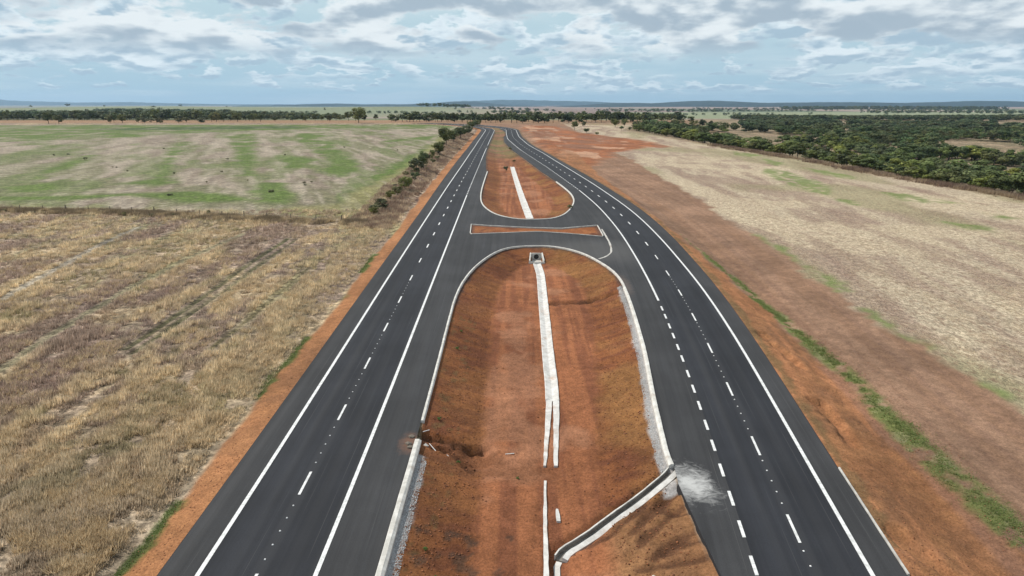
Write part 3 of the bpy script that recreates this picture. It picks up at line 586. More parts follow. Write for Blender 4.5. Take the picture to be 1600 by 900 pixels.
        if i == 0:
            low = ss(48, 44, Y) * ss(6, 8, X); mc = lerp(mc, (.29, .155, .075), low * .6)
            mc = lerp(mc, (.055, .045, .035), ss(.60, .66, fbm(X / .9, Y / 1.2, 4, 171)) * (X < .5) * (Y < 44) * (s > 1.6) * .6)
            mc = lerp(mc, (.12, .08, .035), ss(.66, .74, fbm(X / .6, Y / .9, 3, 173)) * (s < 3.5) * (X < 0) * (Y < 90) * .6)
            for q_, (gl, gw, gd) in enumerate(SV['GUL']):
                gl = np.array(gl); gm_ = (X > gl[:, 0].min() - 3) & (X < gl[:, 0].max() + 3) & (Y > gl[:, 1].min() - 4) & (Y < gl[:, 1].max() + 4)
                dd = np.full(sh, 99.); dd[gm_] = segdist(gl, X[gm_], Y[gm_]); ww = max(gw * .8, .45)
                mc = lerp(mc, (.15, .062, .03) if gw > 1 else (.075, .035, .02), (1 - ss(ww * .4, ww * 1.1, dd + (n2 - .5) * 1.2 * ww)) * (.6 if gw > 1 else .75))
            gv = (1 - ss(.55, .9, s - .3 + (n2 - .5) * .9)) * (((X < 0) & (Y < 52.5)) | ((X > 6) & (Y > 47) & (Y < 104)))
            mc = lerp(mc, (.36, .355, .35), gv * .85)
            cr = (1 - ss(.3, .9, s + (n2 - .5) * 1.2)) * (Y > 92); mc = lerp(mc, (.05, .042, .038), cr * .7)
        else:
            mc = lerp(mc, (.20, .12, .075), ss(300, 420, Y) * .7); mc = lerp(mc, (.10, .12, .04), ss(.55, .65, n20) * ss(300, 400, Y) * .5)
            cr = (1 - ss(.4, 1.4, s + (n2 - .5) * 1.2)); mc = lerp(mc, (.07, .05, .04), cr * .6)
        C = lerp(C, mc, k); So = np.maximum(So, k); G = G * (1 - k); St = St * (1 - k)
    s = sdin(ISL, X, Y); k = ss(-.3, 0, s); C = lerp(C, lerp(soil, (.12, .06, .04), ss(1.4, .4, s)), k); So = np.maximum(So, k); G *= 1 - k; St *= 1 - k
    # ---- beyond the crest: pasture, brown field, patchwork of far fields
    fk = ss(735, 770, Y + (n20 - .5) * 10) * (1 - (X > fR3(Y)) * (1 - ss(760, 900, Y)) * (hh < 0) * .6)
    far = np.tile(np.array([.27, .165, .095]), sh + (1,))
    U = X / 900 + .35 * (fbm(X / 1500, Y / 1500, 2, 181) - .5); V = Y / np.maximum(420, Y * .17)
    cell = vnoise(np.floor(U + .37 * np.floor(V)), np.floor(V), 191) * .999; pal = np.array([(.17, .19, .105), (.30, .225, .185), (.20, .215, .13), (.22, .16, .14), (.32, .26, .20), (.12, .135, .08), (.27, .21, .175), (.17, .13, .11)])
    patch = pal[(cell * 8 * 3.7).astype(int) % 8]
    far = lerp(far, (.13, .14, .07), ss(1000, 1100, Y + (n20 - .5) * 40)); far = lerp(far, patch, ss(1500, 1560, Y))
    far = lerp(far, (.30, .20, .165), ss(5500, 7500, Y) * ss(-500, 800, X) * .8)
    far = lerp(far, (.18, .20, .12), (1 - ss(900, 1500, np.hypot(X + 1300, (Y - 3000) * .8))) * (Y > 1900)); far = lerp(far, (.23, .25, .15), pmask([(300, 1760), (4000, 1760), (5200, 4200), (500, 3600)], X, Y, 60, 60, 300, 9))
    pin = np.where((hh > 0) & (Y < 1500), 0., 1.); far_k = ss(735, 775, Y) * np.where(hh > 0, ss(1500, 1760, Y), fk / np.maximum(ss(735, 770, Y + (n20 - .5) * 10), 1e-6) * (Y > 735))
    C = lerp(C, far, np.clip(far_k, 0, 1)); G = np.where(Y > 760, .6, G)
    return C, G, So, St
C, Gd, So, St = colours(X, Y)
ny, nx = X.shape
idx = np.arange(ny * nx).reshape(ny, nx)
F = np.stack([idx[:-1, :-1], idx[:-1, 1:], idx[1:, 1:], idx[1:, :-1]], -1).reshape(-1, 4)
me = npmesh('ground', np.stack([X, Y, Z], -1).reshape(-1, 3), F, True, {
    'Col': ('FLOAT_COLOR', rgba(C.reshape(-1, 3))), 'Det': ('FLOAT_COLOR', rgba(np.stack([Gd, So, St], -1).reshape(-1, 3)))})
tag(link('ground', me, m_ground), kind='structure')

# ------------------------------------------------------------------ asphalt
ys = [26.]
while ys[-1] < 745: ys.append(ys[-1] + 1.5 + ys[-1] * .008)
ys = np.array(ys)
outer = [(float(fL0(y)), float(y)) for y in ys] + [(float(fR3(y)), float(y)) for y in ys[::-1]]
m1c = M1.copy(); m1c = np.array([q for q in M1 if q[1] > 0]); m1c = np.vstack([[[m1c[0][0] - .2, 25.9]], m1c, [[m1c[-1][0], 25.9]]])
m2c = np.array([q for q in M2 if q[1] < 744]); m2c = np.vstack([[[m2c[0][0], 745.1]], m2c, [[m2c[-1][0], 745.1]]])
def cdt(outer, holes):
    V = []; E_ = []
    def addp(poly):
        b = len(V); V.extend([tuple(map(float, q)) for q in poly]); n = len(poly); E_.extend([(b + i, b + (i + 1) % n) for i in range(n)])
    addp(outer)
    for h in holes: addp(h)
    for y in ys[1:-1]:
        for x in np.arange(-38, 36, 2.5 if y < 330 else 4.):
            xx = x
            if fL0(y) + .8 < xx < fR3(y) - .8 and all(not inside(np.array(h), np.array([xx]), np.array([y]))[0] for h in holes): V.append((float(xx), float(y)))
    r = geometry.delaunay_2d_cdt([Vector(v) for v in V], E_, [], 0, 1e-4)
    v = np.array([[q[0], q[1]] for q in r[0]]); t = np.array([f for f in r[2] if len(f) == 3]); c = v[t].mean(1)
    k = inside(np.array(outer), c[:, 0], c[:, 1])
    for h in holes: k &= ~inside(np.array(h), c[:, 0], c[:, 1])
    return v, t[k]
v, t = cdt(outer, [m1c, m2c, ISL])
a = v[t]; ar = (a[:, 1, 0] - a[:, 0, 0]) * (a[:, 2, 1] - a[:, 0, 1]) - (a[:, 1, 1] - a[:, 0, 1]) * (a[:, 2, 0] - a[:, 0, 0]); t[ar < 0] = t[ar < 0][:, ::-1]
xs_ = v[:, 0]; yv = v[:, 1]; cu = np.where(xs_ > 3, xs_ - fR1(yv) + 20, xs_ - fL1(yv))
uvm = np.stack([cu, yv, 0 * yv], 1)
road = tag(link('road', npmesh('road', np.stack([xs_, yv, P(yv)], 1), t, True, {'UVm': ('FLOAT_VECTOR', uvm)}), m_asph), kind='structure')
mb = MB()                                                       # the cut edge of the asphalt layer
for fn, s_ in ((fL0, -1), (fR3, 1)):
    mb.sweep([(float(fn(y)), float(y)) for y in ys], [(0, -.22), (0, -.004), (.04 * s_, -.004), (.10 * s_, -.22)], zf=lambda x, y: float(P(y)))
mb.sweep(resample(list(SV['E1']) + [(12.6, 28)], 1.), [(.0, -.45), (.0, -.004), (.05, -.006), (.16, -.5)], zf=lambda x, y: float(P(y)), jag=.015)
for L in (resample([(float(q[0]), float(q[1])) for q in M2 if q[1] > 232 and q[0] > 0 or q[1] > 400 and q[0] > fL2(q[1]) + 3], 3.),):
    mb.sweep(L, [(.0, -.4), (.0, -.004), (.08, -.006), (.2, -.45)], zf=lambda x, y: float(P(y)))
mb.build('layer_edge', m_edge, road)

def ribbon(name, fl_, fr_, y0, y1, m, dz, n=2, parent=road, ysl=None, stuff=False):
    Yr = ys[(ys > y0) & (ys < y1)]; Yr = np.concatenate([[y0], Yr, [y1]]); V = []; U = []
    for k in range(n + 1):
        xx = fl_(Yr) + (fr_(Yr) - fl_(Yr)) * k / n; V.append(np.stack([xx, Yr, P(Yr) + dz], 1)); U.append(np.stack([xx - fl_(Yr), Yr, 0 * Yr + 5], 1))
    V = np.stack(V, 1).reshape(-1, 3); U = np.stack(U, 1).reshape(-1, 3); i = np.arange(len(V)).reshape(-1, n + 1)
    F = np.stack([i[:-1, :-1], i[:-1, 1:], i[1:, 1:], i[1:, :-1]], -1).reshape(-1, 4)
    o = link(name, npmesh(name, V, F, True, {'UVm': ('FLOAT_VECTOR', U)}), m, parent)
    if stuff: o['kind'] = 'stuff'
    return o
off = lambda fn, d: (lambda y: fn(y) + d)
ribbon('lane_surfacing', off(fL1, .1), off(fL2, -.1), 26, 745, m_lane, .012, 4)
ribbon('lane_surfacing', off(fR1, .1), off(fR2, -.1), 26, 745, m_lane, .012, 4)
LW = .15
def solid(fn, y0, y1, w_=LW, name='edge_line'): ribbon(name, off(fn, -w_), off(fn, w_), y0, y1, m_paint, .03, 1)
solid(fL1, 26, 745); solid(fR2, 26, 745); solid(fL2, 26, 205); solid(fL2, 330, 745, .13)
R1s = SV['R1'][5][1]; solid(fR1, R1s, SV['R1'][10][1]); solid(fR1, 395, 745, .14)
for fn, a_, b_ in ((fL2, 205, 330), (fR1, SV['R1'][10][1], 395)):
    y = a_ + 2.
    while y < b_: ribbon('short_dash', off(fn, -.16), off(fn, .16), y, y + 1.8, m_paint, .03, 1); y += 3.7
y = 34.2 * S - 1.0
R1p = [(14.4, 34.9), (14.8, 38.4), (15.2, 41.8), (15.6, 45.4), (16.0, 49.0), (16.3, 52.4), (16.7, 56.0), (17.1, 59.5), (17.4, 63.0), (17.8, 66.9), (18.1, 70.2), (18.5, 73.8), (18.8, 77.1), (19.1, 80.7), (19.4, 83.9)]
for (_, yc) in [(0, 31.4)] + R1p: ribbon('short_dash', off(fR1, -.12), off(fR1, .12), yc * S - .95, yc * S + .95, m_paint, .03, 1)
cl, cr = (lambda y: (fL1(y) + fL2(y)) / 2), (lambda y: (fR1(y) + fR2(y)) / 2)
for fn, y0 in ((cl, 43.7 * S - 24.), (cr, 38.6 * S - 11.6)):
    y = y0; step = 12.0 if fn is cl else 11.45
    while y < 700:
        hw_ = .10 if y < 130 else .13
        if y > 24: ribbon('lane_dash', off(fn, -hw_), off(fn, hw_), y - 1.6, y + 1.6, m_paint, .03, 1)
        if y < 105 and y > 24:
            for q in (3, 4.5, 6, 7.5, 9):
                mbs = MB(); x_ = float(fn(np.array(y + q))); z_ = float(P(y + q)); mbs.prism([(x_ - .06, y + q - .06, z_ + .012), (x_ + .06, y + q - .06, z_ + .012), (x_ + .06, y + q + .06, z_ + .012), (x_ - .06, y + q + .06, z_ + .012)], [(x_ - .03, y + q - .04, z_ + .05), (x_ + .03, y + q - .04, z_ + .05), (x_ + .03, y + q + .04, z_ + .05), (x_ - .03, y + q + .04, z_ + .05)])
                mbs.build('road_stud', m_white, road)
        y += step
# dribbled concrete trail by the island
mb = MB(); mb.sweep(chaikin(SV['SPILL'], 2, False), [(-.16, .004), (-.14, .02), (.14, .02), (.16, .004)], zf=lambda x, y: float(P(y)), jag=.07, seed=4); mb.build('concrete_trail', m_kerbold, road)

# ------------------------------------------------------------------ kerbs
KP = [(-.02, -.25), (-.02, .13), (.03, .16), (.26, .16), (.30, .13), (.42, .03), (.42, -.25)]
def kerb(line, label, m=m_kerb, prof=KP, step=1.2, side=1, closed=False):
    L = resample(line, step) if not closed else line; mb = MB(); mb.sweep(L, [(a * side, b) for a, b in prof], closed, zf=lambda x, y: float(P(y)), jag=.012, seed=2)
    return tag(mb.build('kerb', m), label, 'kerb', 'concrete kerbs of the new road')
kA = [q for q in K1 if q[1] < 54.4 and q[0] < 0]; kB = [q for q in K1 if not (q[0] < 0 and q[1] < 55.6)]
kb0 = [q for q in kB if not (q[0] > 0 and q[1] < 90)]
kerb([[kA[0][0] + .1, 27.]] + [list(q) for q in kA], 'broad white kerb along the left road, below the washed out gap', prof=[(-.05, -.25), (-.05, .14), (.0, .17), (.30, .17), (.34, .14), (.50, .02), (.50, -.25)])
kerb(kb0, 'long pale kerb curving round the head of the near earth median', prof=[(-.02, -.2), (-.02, .11), (.02, .13), (.20, .13), (.28, .02), (.28, -.2)])
kerb([list(q) for q in kB if q[0] > 0 and q[1] <= 104.5], 'broad white kerb between the right road and the near median, ending at the chute')
kerb(chaikin(SV['K2'], 2, False), 'pale kerb wrapped round the near end of the far median', step=2., prof=[(-.02, -.2), (-.02, .11), (.02, .13), (.30, .13), (.36, .02), (.36, -.2)], side=-1)
isl = [tuple(q) for q in ISL]
kerb(resample(isl + [isl[0]], 1.5)[:-1], 'thin pale kerb framing the narrow earth island between the two crossings', closed=True, prof=[(-.02, -.2), (-.02, .11), (.01, .13), (.13, .13), (.16, .11), (.16, -.2)], side=-1)
kr = [(float(fR3(np.array(q[1]))) + .02, q[1]) for q in SV['KR']]; kr = resample(kr, .8)
kerb([(float(fR3(np.array(b))) + .02, b) for a, b in kr], 'thin weathered kerb on the outer edge of the right road', m_kerbold, prof=[(.0, -.25), (.0, .10), (.02, .12), (.12, .12), (.14, .10), (.14, -.25)], side=-1)

# ------------------------------------------------------------------ drains
def strip_mesh(mb, L, prof, zoff=0., jag=.04, seed=1):
    mb.sweep(L, prof, zf=lambda x, y: tz(x, y) + zoff, jag=jag, seed=seed)
A = chaikin(SV['DRAINA'], 1, False); A[0] = (SV['HW'][0], SV['HW'][1] - 2.9); A = resample(A, .8)
dr = empty('median_drain', (A[-1][0], A[-1][1], tz(*A[-1]))); tag(dr, 'white concrete v-shaped drain running down the near median, half buried in red silt', 'drain')
def dpart(name, seg, prof, m=m_drain, jag=.02, seed=1):
    mb = MB(); strip_mesh(mb, seg, prof, .10, jag, seed); o = mb.build(name, m); o.parent = dr; o.matrix_parent_inverse = dr.matrix_basis.inverted() if False else o.matrix_parent_inverse
    o.location = -Vector(dr.location); return o
WL = [(-.80, -.2), (-.82, .09), (-.10, .0), (-.10, -.2)]; WR = [(.10, -.2), (.10, .0), (.85, .10), (.85, -.2)]; FU = [(-.12, -.2), (-.12, .004), (.12, .004), (.12, -.2)]
top = A[A[:, 1] > 66]; dpart('channel', top, [(-.70, -.2), (-.72, .10), (-.64, .11), (-.03, -.06), (.05, -.06), (.66, .12), (.74, .11), (.74, -.2)], seed=3)
DA = SV['DRAINA']; yA, yB, yC, yD = DA[8][1], DA[8][1] - 1.9, DA[9][1], DA[9][1] - 2.6
mid = A[(A[:, 1] <= top[-1][1] + .05) & (A[:, 1] > yA)]
n_ = len(mid)
def taper(seg, s0, s1, w0, w1, seed):
    mb = MB(); rr = random.Random(seed); n = len(seg); b = 0; V = []; 
    for i, (x, y) in enumerate(seg):
        t = i / (n - 1); c = s0 + (s1 - s0) * t; h = (w0 + (w1 - w0) * t) / 2; z = max(tz(x, y), tz(x + c, y), tz(x + c - h, y)) + .08
        for dx, dz in ((-h, -.2), (-h, .07), (h, .05), (h, -.2)): mb.v.append((x + c + dx + rr.uniform(-.03, .03), y, z + dz))
    for i in range(n - 1):
        for k in range(4): k2 = (k + 1) % 4; mb.f.append((i * 4 + k, i * 4 + k2, (i + 1) * 4 + k2, (i + 1) * 4 + k))
    mb.f.append((3, 2, 1, 0)); e_ = (n - 1) * 4; mb.f.append((e_, e_ + 1, e_ + 2, e_ + 3)); return mb
o = taper(mid, -.36, -.54, .66, .26, 5).build('channel_wall', m_drain); o.parent = dr; o.location = -Vector(dr.location)
o = taper(mid, .38, .42, .68, .34, 6).build('channel_wall', m_drain); o.parent = dr; o.location = -Vector(dr.location)
lo = A[(A[:, 1] <= yB)]
o = taper(lo, -.42, -.1, .20, .36, 7).build('channel_wall', m_drain); o.parent = dr; o.location = -Vector(dr.location)
s5 = A[(A[:, 1] <= yC) & (A[:, 1] > yD)]
if len(s5) > 1: o = taper(s5, .62, .75, .22, .3, 8).build('channel_wall', m_drain); o.parent = dr; o.location = -Vector(dr.location)
Bd = resample(chaikin(SV['DRAINB'], 1, False), 2.); mb = MB(); strip_mesh(mb, Bd, [(-.95, -.2), (-.95, .12), (0, .03), (.95, .12), (.95, -.2)], .03, .05)
tag(mb.build('median_drain', m_drain), 'straight white concrete drain down the middle of the far median', 'drain')

# culvert headwall with its wing walls
cx, cy = SV['HW']; zb = float(P(cy)) - 2.15
hw = empty('culvert', (cx, cy, zb)); tag(hw, 'concrete culvert mouth with splayed wing walls at the head of the near median', 'culvert')
mb = MB(); R_ = .48; n = 24; hz = .62                          # head wall with a round hole
def ringpt(k, r): a_ = 2 * math.pi * k / n; return (r * math.cos(a_), hz + r * math.sin(a_))
def sqpt(k):
    a_ = 2 * math.pi * k / n; c_, s_ = math.cos(a_), math.sin(a_); m_ = max(abs(c_) / 1.05, abs(s_) / .7); return (c_ / m_, hz + s_ / m_)
for y_, fl__ in ((0, 0), (.34, 1)):
    for k in range(n): p_ = ringpt(k, R_); mb.v.append((p_[0], y_, p_[1]))
    for k in range(n): p_ = sqpt(k); mb.v.append((p_[0], y_, p_[1]))
for k in range(n):
    j = (k + 1) % n; mb.f += [(k, n + k, n + j, j), (2 * n + k, 2 * n + j, 3 * n + j, 3 * n + k), (k, j, 2 * n + j, 2 * n + k), (n + k, 3 * n + k, 3 * n + j, n + j)]
mb.build('head_wall', m_kerbold, hw)
mb = MB(); mb.v = [(R_ * .995 * math.cos(2 * math.pi * k / n), y_, hz + R_ * .995 * math.sin(2 * math.pi * k / n)) for y_ in (.02, .27) for k in range(n)]; mb.f = [(k, (k + 1) % n, n + (k + 1) % n, n + k) for k in range(n)] + [tuple(range(n, 2 * n))]  # short stub; its black end cap stands for the shade deeper in
mb.build('pipe', m_pipeshade, hw)
for s_ in (-1, 1):
    mb = MB(); mb.prism([(s_ * 1.0, .0, -.2), (s_ * 1.22, .0, -.2), (s_ * 1.22, .0, 1.45), (s_ * 1.0, .0, 1.45)], [(s_ * 1.25, -3.0, -.2), (s_ * 1.47, -3.0, -.2), (s_ * 1.47, -3.0, .55), (s_ * 1.25, -3.0, .55)]); mb.build('wing_wall', m_kerb, hw)
mb = MB(); mb.prism([(-1.0, 0, -.1), (1.0, 0, -.1), (1.0, 0, .06), (-1.0, 0, .06)], [(-1.25, -3.1, -.1), (1.25, -3.1, -.1), (1.25, -3.1, .06), (-1.25, -3.1, .06)]); mb.build('apron', m_kerbold, hw)
mb = MB(); mb.box(-1.55, -3.25, -.2, 1.55, -3.1, .3); mb.build('sill', m_kerb, hw)

# chute from the road down to the drain
ch = resample(chaikin(SV['CHUTE'], 1, False), .6); c0 = (float(ch[0][0]), float(ch[0][1]), 0.)
ct = empty('concrete_chute', c0); tag(ct, 'open concrete chute slanting from the right kerb down into the near median', 'drainage chute')
def cpart(name, prof, m, seg=ch, jag=.02):
    mb = MB()
    zz = [max(tz(a, b), 0) * 0 + tz(a, b) for a, b in seg]; zz = np.convolve(np.pad(zz, 4, 'edge'), np.ones(9) / 9, 'valid'); it = iter(list(zz))
    mb.sweep(seg, prof, zf=lambda x, y: next(it), jag=jag, seed=9); o = mb.build(name, m, ct); o.location = -Vector(c0); return o
seg = ch[:int(len(ch) * .86)]
cpart('chute_floor', [(-.50, -.3), (-.50, .10), (.34, .10), (.34, -.3)], m_shaded, seg)  # floor takes the dark tone that paints the shadow band
cpart('chute_wall', [(.24, -.3), (.24, .36), (.30, .36), (.30, -.3)], m_shaded, seg)  # lining of the inner face, shade put into its colour
cpart('chute_wall', [(.30, -.3), (.30, .44), (.40, .44), (.40, -.3)], m_kerb, seg)
cpart('chute_wall', [(-.66, -.3), (-.66, .34), (-.24, .42), (-.24, -.3)], m_drain, seg)
cpart('chute_tail', [(-.22, -.2), (-.22, .1), (.22, .08), (.22, -.2)], m_drain, ch[int(len(ch) * .84):])
# ------------------------------------------------------------------ vegetation
rng = np.random.RandomState(12)
def leafcloud(n, cen, rad, size, rs, tint, tvar=.35, flat=.0):
    """n leaf faces spread in clumps (cen (k,3), rad (k,3))"""
    k = rs.randint(0, len(cen), n); d = rs.normal(size=(n, 3)); d /= np.linalg.norm(d, axis=1)[:, None]
    r = rs.uniform(.45, 1.0, n) ** .5; c = cen[k] + d * rad[k] * r[:, None]
    nrm = d + rs.normal(size=(n, 3)) * .38; nrm[:, 2] += flat; nrm /= np.linalg.norm(nrm, axis=1)[:, None]
    a = np.cross(nrm, rs.normal(size=(n, 3))); a /= np.linalg.norm(a, axis=1)[:, None]; b = np.cross(nrm, a)
    s = size * rs.uniform(.6, 1.4, n)[:, None]; a *= s; b *= s * .7
    V = np.stack([c - a, c - b * .8, c + a, c + b], 1).reshape(-1, 3); F = np.arange(4 * n).reshape(-1, 4)
    kc = rs.uniform(1 - tvar, 1 + tvar, len(cen))[k] * rs.uniform(.8, 1.2, n)
    T = np.repeat(np.array(tint)[None] * kc[:, None], 4, 0); return V, F, T
def crown(rs, n, rx, z0, z1, clumps, size, tint, top=1.0, name='crown'):
    cen = []; rad = []
    for i in range(clumps):
        a = rs.uniform(0, 2 * math.pi); q = rs.uniform(0, 1) ** .5; t = rs.uniform(0, 1)
        env = math.sin(math.pi * min(1, .18 + .82 * (1 - t) ** top)) ** .5 if t > .4 else (.65 + .35 * t / .4)
        env = max(env, .35); r = rx * q * env * .78
        cen.append((r * math.cos(a), r * math.sin(a), z0 + (z1 - z0) * (.12 + .76 * t))); s_ = rx * rs.uniform(.24, .46); rad.append((s_, s_, s_ * .72))
    V, F, T = leafcloud(n, np.array(cen), np.array(rad), size, rs, tint, flat=.4)
    return npmesh(name, V, F, False, {'Tint': ('FLOAT_COLOR', rgba(T))})
def trunk(rs, h, r, spread, name='trunk', n=5):
    mb = MB(); lean = rs.uniform(-.1, .1, 2); mb.tube([(0, 0, -.3), (lean[0] * .3, lean[1] * .3, h * .3), (lean[0], lean[1], h * .5)], [r * 1.3, r, r * .75], n)
    for k in range(4):
        a = 2 * math.pi * (k + rs.uniform(-.3, .3)) / 4; x, y = math.cos(a) * spread, math.sin(a) * spread
        mb.tube([(lean[0] * .6, lean[1] * .6, h * .38), (x * .45, y * .45, h * .6), (x, y, h * .85)], [r * .6, r * .4, r * .12], 4)
    me = bpy.data.meshes.new(name); me.from_pydata(mb.v, [], mb.f); me.materials.append(m_bark); return me
TG = (.070, .096, .036)
def proto(seed, n, size, tint=TG, z0=.28, clumps=26, top=1.0, mtl=None):
    """a tree one metre high and one metre wide; scaled per tree"""
    rs = np.random.RandomState(seed); c = crown(rs, n, .5, z0, 1.0, clumps, size, tint, top); c.materials.append(mtl or m_leaf)
    return c, trunk(rs, 1.0, .022, .26)
NEAR = [proto(100 + i, 2400, .034, tint=[(.085, .11, .045), (.10, .12, .045), (.075, .098, .042), (.105, .115, .06)][i % 4], z0=[.3, .18, .35, .12][i % 4], clumps=[30, 22, 34, 26][i % 4]) for i in range(6)]
MIDP = [proto(200 + i, 1300, .046, tint=[TG, (.09, .12, .034), (.062, .088, .034), (.08, .098, .042), (.12, .145, .038)][i % 5], z0=[.3, .2, .25, .12, .2][i % 5], clumps=11) for i in range(8)]
FARP = [proto(300 + i, 420, .075, tint=[(.062, .084, .036), (.05, .07, .032), (.078, .098, .044)][i % 3], z0=[.2, .1, .25][i % 3], clumps=13) for i in range(6)]
BUSH = [proto(400 + i, 700, .06, tint=(.10, .108, .058), z0=.0, clumps=14) for i in range(3)]
def put(pr, x, y, wd, ht, name, label, cat, group, rz=None, z=None, trunks=True):
    rz = rng.uniform(0, 6.28) if rz is None else rz
    r = empty(name, (x, y, tz(x, y) if z is None else z), rz); tag(r, label, cat, group)
    c = link('crown', pr[0], None, r); c.scale = (wd, wd, ht)
    if trunks: t_ = link('trunk', pr[1], None, r); t_.scale = (wd, wd, ht)
    return r
TL = ['big dark rounded tree, tallest of the row on the roadside bank', 'olive leafy shrub tree close behind the tallest roadside bank tree', 'spreading dark tree in the roadside row, just before its far end', 'dark tree next to last at the far end of the roadside row',
      'small dark tree near the crest, where the roadside row thins out', 'furthest small tree of the roadside row, close to the crest', 'dense dark tree standing just in front of the tallest roadside bank tree', 'narrow shrub tree in the gap of the roadside row',
      'slender upright tree in the middle of the roadside row', 'round grey-green tree beside the slender one in the roadside row', 'low dark bush at the foot of the round grey-green roadside tree', 'loose open tree with bare stems halfway down the dry bank',
      'grey-green bush on the dry bank next to the loose open tree', 'small scraggy shrub between two bushes on the dry bank', 'wide dull shrub low on the bank near the field corner', 'nearest greyish shrub of the roadside row, by the field corner']
for i, (x, y, wd, ht, k) in enumerate(SV['TROW']):
    put(NEAR[i % 6] if k == 0 else (NEAR[1] if k == 1 else BUSH[i % 3]), x, y, wd * 1.45, ht * 1.15, 'tree' if ht > 3 else 'shrub', TL[i], 'tree' if ht > 3 else 'shrub', 'trees and shrubs on the roadside bank')
for i, (x, y, wd, ht) in enumerate(SV['TFAR']):
    lab = 'dark tree or bush at the far edge of the green field'
    if i == len(SV['TFAR']) - 1: lab = 'largest dome-shaped dark tree standing alone at the far edge of the green field'
    elif i == 0: lab = 'left of the two flat-topped trees standing out against the brown field'
    elif i == 1: lab = 'right of the two flat-topped trees standing out against the brown field'
    put(NEAR[i % 6] if ht > wd * .8 else BUSH[i % 3], x, y, wd * 1.2, ht * 1.05, 'tree', lab, 'tree', 'trees along the far edge of the green field')
for i, (x, y, wd, ht) in enumerate(SV['TMID']):
    lab = 'scattered tree on the dry pasture between red earth and woodland'
    if i == 10: lab = 'widest dense tree on the dry pasture between red earth and woodland'
    put(NEAR[(i + 2) % 6] if i != 10 else BUSH[1], x, y, wd * 1.2, ht * 1.1, 'tree', lab, 'tree', 'scattered trees on the dry pasture')
for i, (x, y, wd, ht) in enumerate(SV['SHR'][:-6]): put(BUSH[i % 3], x, y, wd * 1.2, max(ht, .5) * 1.2, 'shrub', 'small dark shrub standing in the green field', 'shrub', 'small shrubs in the green field', trunks=False)
for i, (x, y, wd, ht) in enumerate(SV['SHR'][-6:]): put(BUSH[i % 3], x, y, wd * 1.2, ht * 1.2, 'shrub', 'small dark shrub growing along the fence line', 'shrub', 'shrubs along the fence', trunks=False)

rs = np.random.RandomState(77)
for i in range(26):
    y = 168 + i * 7.5 + rs.uniform(-3, 3); x = float(fL0(np.array(y))) - rs.uniform(8.5, 13.); s_ = rs.uniform(.9, 2.3)
    put(BUSH[i % 3], x, y, s_ * rs.uniform(1.2, 2.0), s_, 'brush', 'dull grey-green brush low on the dry bank among the roadside trees', 'shrub', 'low brush on the roadside bank', trunks=False)
# woodland: candidate spots, nearest become things, the rest one mass
def merged(name, spots, protos, m, keepfrac=1.0):
    Vs, Fs, Ts = [], [], []; b = 0; data = []
    for pm, _ in protos:
        n = len(pm.vertices); co = np.zeros(n * 3, np.float32); pm.vertices.foreach_get('co', co); tc_ = np.zeros(n * 4, np.float32); pm.attributes['Tint'].data.foreach_get('color', tc_); data.append((co.reshape(-1, 3), tc_.reshape(-1, 4)))
    for i, (x, y, z, wd, ht) in enumerate(spots):
        co, tt = data[i % len(data)]; k = int(len(co) // 4 * keepfrac) * 4; co = co[:k]; tt = tt[:k]; a = rng.uniform(0, 6.28); c_, s_ = math.cos(a), math.sin(a)
        Vs.append(np.stack([(co[:, 0] * c_ - co[:, 1] * s_) * wd + x, (co[:, 0] * s_ + co[:, 1] * c_) * wd + y, co[:, 2] * ht + z], 1)); t2 = tt * rng.uniform(.8, 1.7); t2[:, 0] *= rng.uniform(.9, 1.25); t2[:, 3] = 1; Ts.append(t2)
    V = np.concatenate(Vs); F = np.arange(len(V)).reshape(-1, 4)
    return link(name, npmesh(name, V, F, False, {'Tint': ('FLOAT_COLOR', np.concatenate(Ts))}), m)
clear = [np.array(p_) for p_ in SV['CLEAR']]
def scatter(x0, x1, y0, y1, sp, seed):
    rs = np.random.RandomState(seed); gx_, gy_ = np.meshgrid(np.arange(x0, x1, sp), np.arange(y0, y1, sp)); a = gx_.ravel() + rs.uniform(-.42, .42, gx_.size) * sp; b = gy_.ravel() + rs.uniform(-.42, .42, gx_.size) * sp; return a, b, rs
spots = []
a, b, rs = scatter(80, 700, 150, 800, 11., 5)
h_ = a - np.interp(b, EY, EX); dens = fbm(a / 60, b / 60, 3, 201)
near_edge = h_ < 55
near_edge = h_ < 32
ok = (h_ > 7) & (a < b * .80 + 20) & ((dens > .50) | near_edge | ((rs.rand(len(a)) < .12) & (b < 420)))
ok &= ~((b > 420) & (dens < .535) & (h_ > 45)) & (b > 205) 
for c_ in clear: ok &= ~inside(c_, a, b)
a, b, h_ = a[ok], b[ok], h_[ok]
for x, y, h in zip(a, b, h_):
    ht = rs.uniform(5, 11) * (.6 + .4 * min(1, h / 35)); spots.append((x, y, ht * rs.uniform(1.5, 2.1), ht))
a, b, rs = scatter(150, 1700, 800, 1750, 17, 6); h_ = a - np.interp(b, EY, EX)
ok = (h_ > 60 + (b - 800) * .12) & (a < b * .80 + 20) & (fbm(a / 160, b / 120, 3, 203) > .49) & (rs.rand(len(a)) < .9)
spots2 = [(x, y, rs.uniform(13, 22), rs.uniform(7, 11)) for x, y in zip(a[ok], b[ok])]
spots.sort(key=lambda q: math.hypot(q[0], q[1]))
vis = [q for q in spots if q[0] < q[1] * .76]
for i, (x, y, wd, ht) in enumerate(vis[:240]):
    put(MIDP[rng.randint(8)], x, y, wd, ht, 'woodland_tree', 'dark green tree of the woodland beyond the straw field', 'tree', 'trees of the woodland beyond the straw field')
used = set(vis[:240]); rest = [q for q in spots if q not in used]
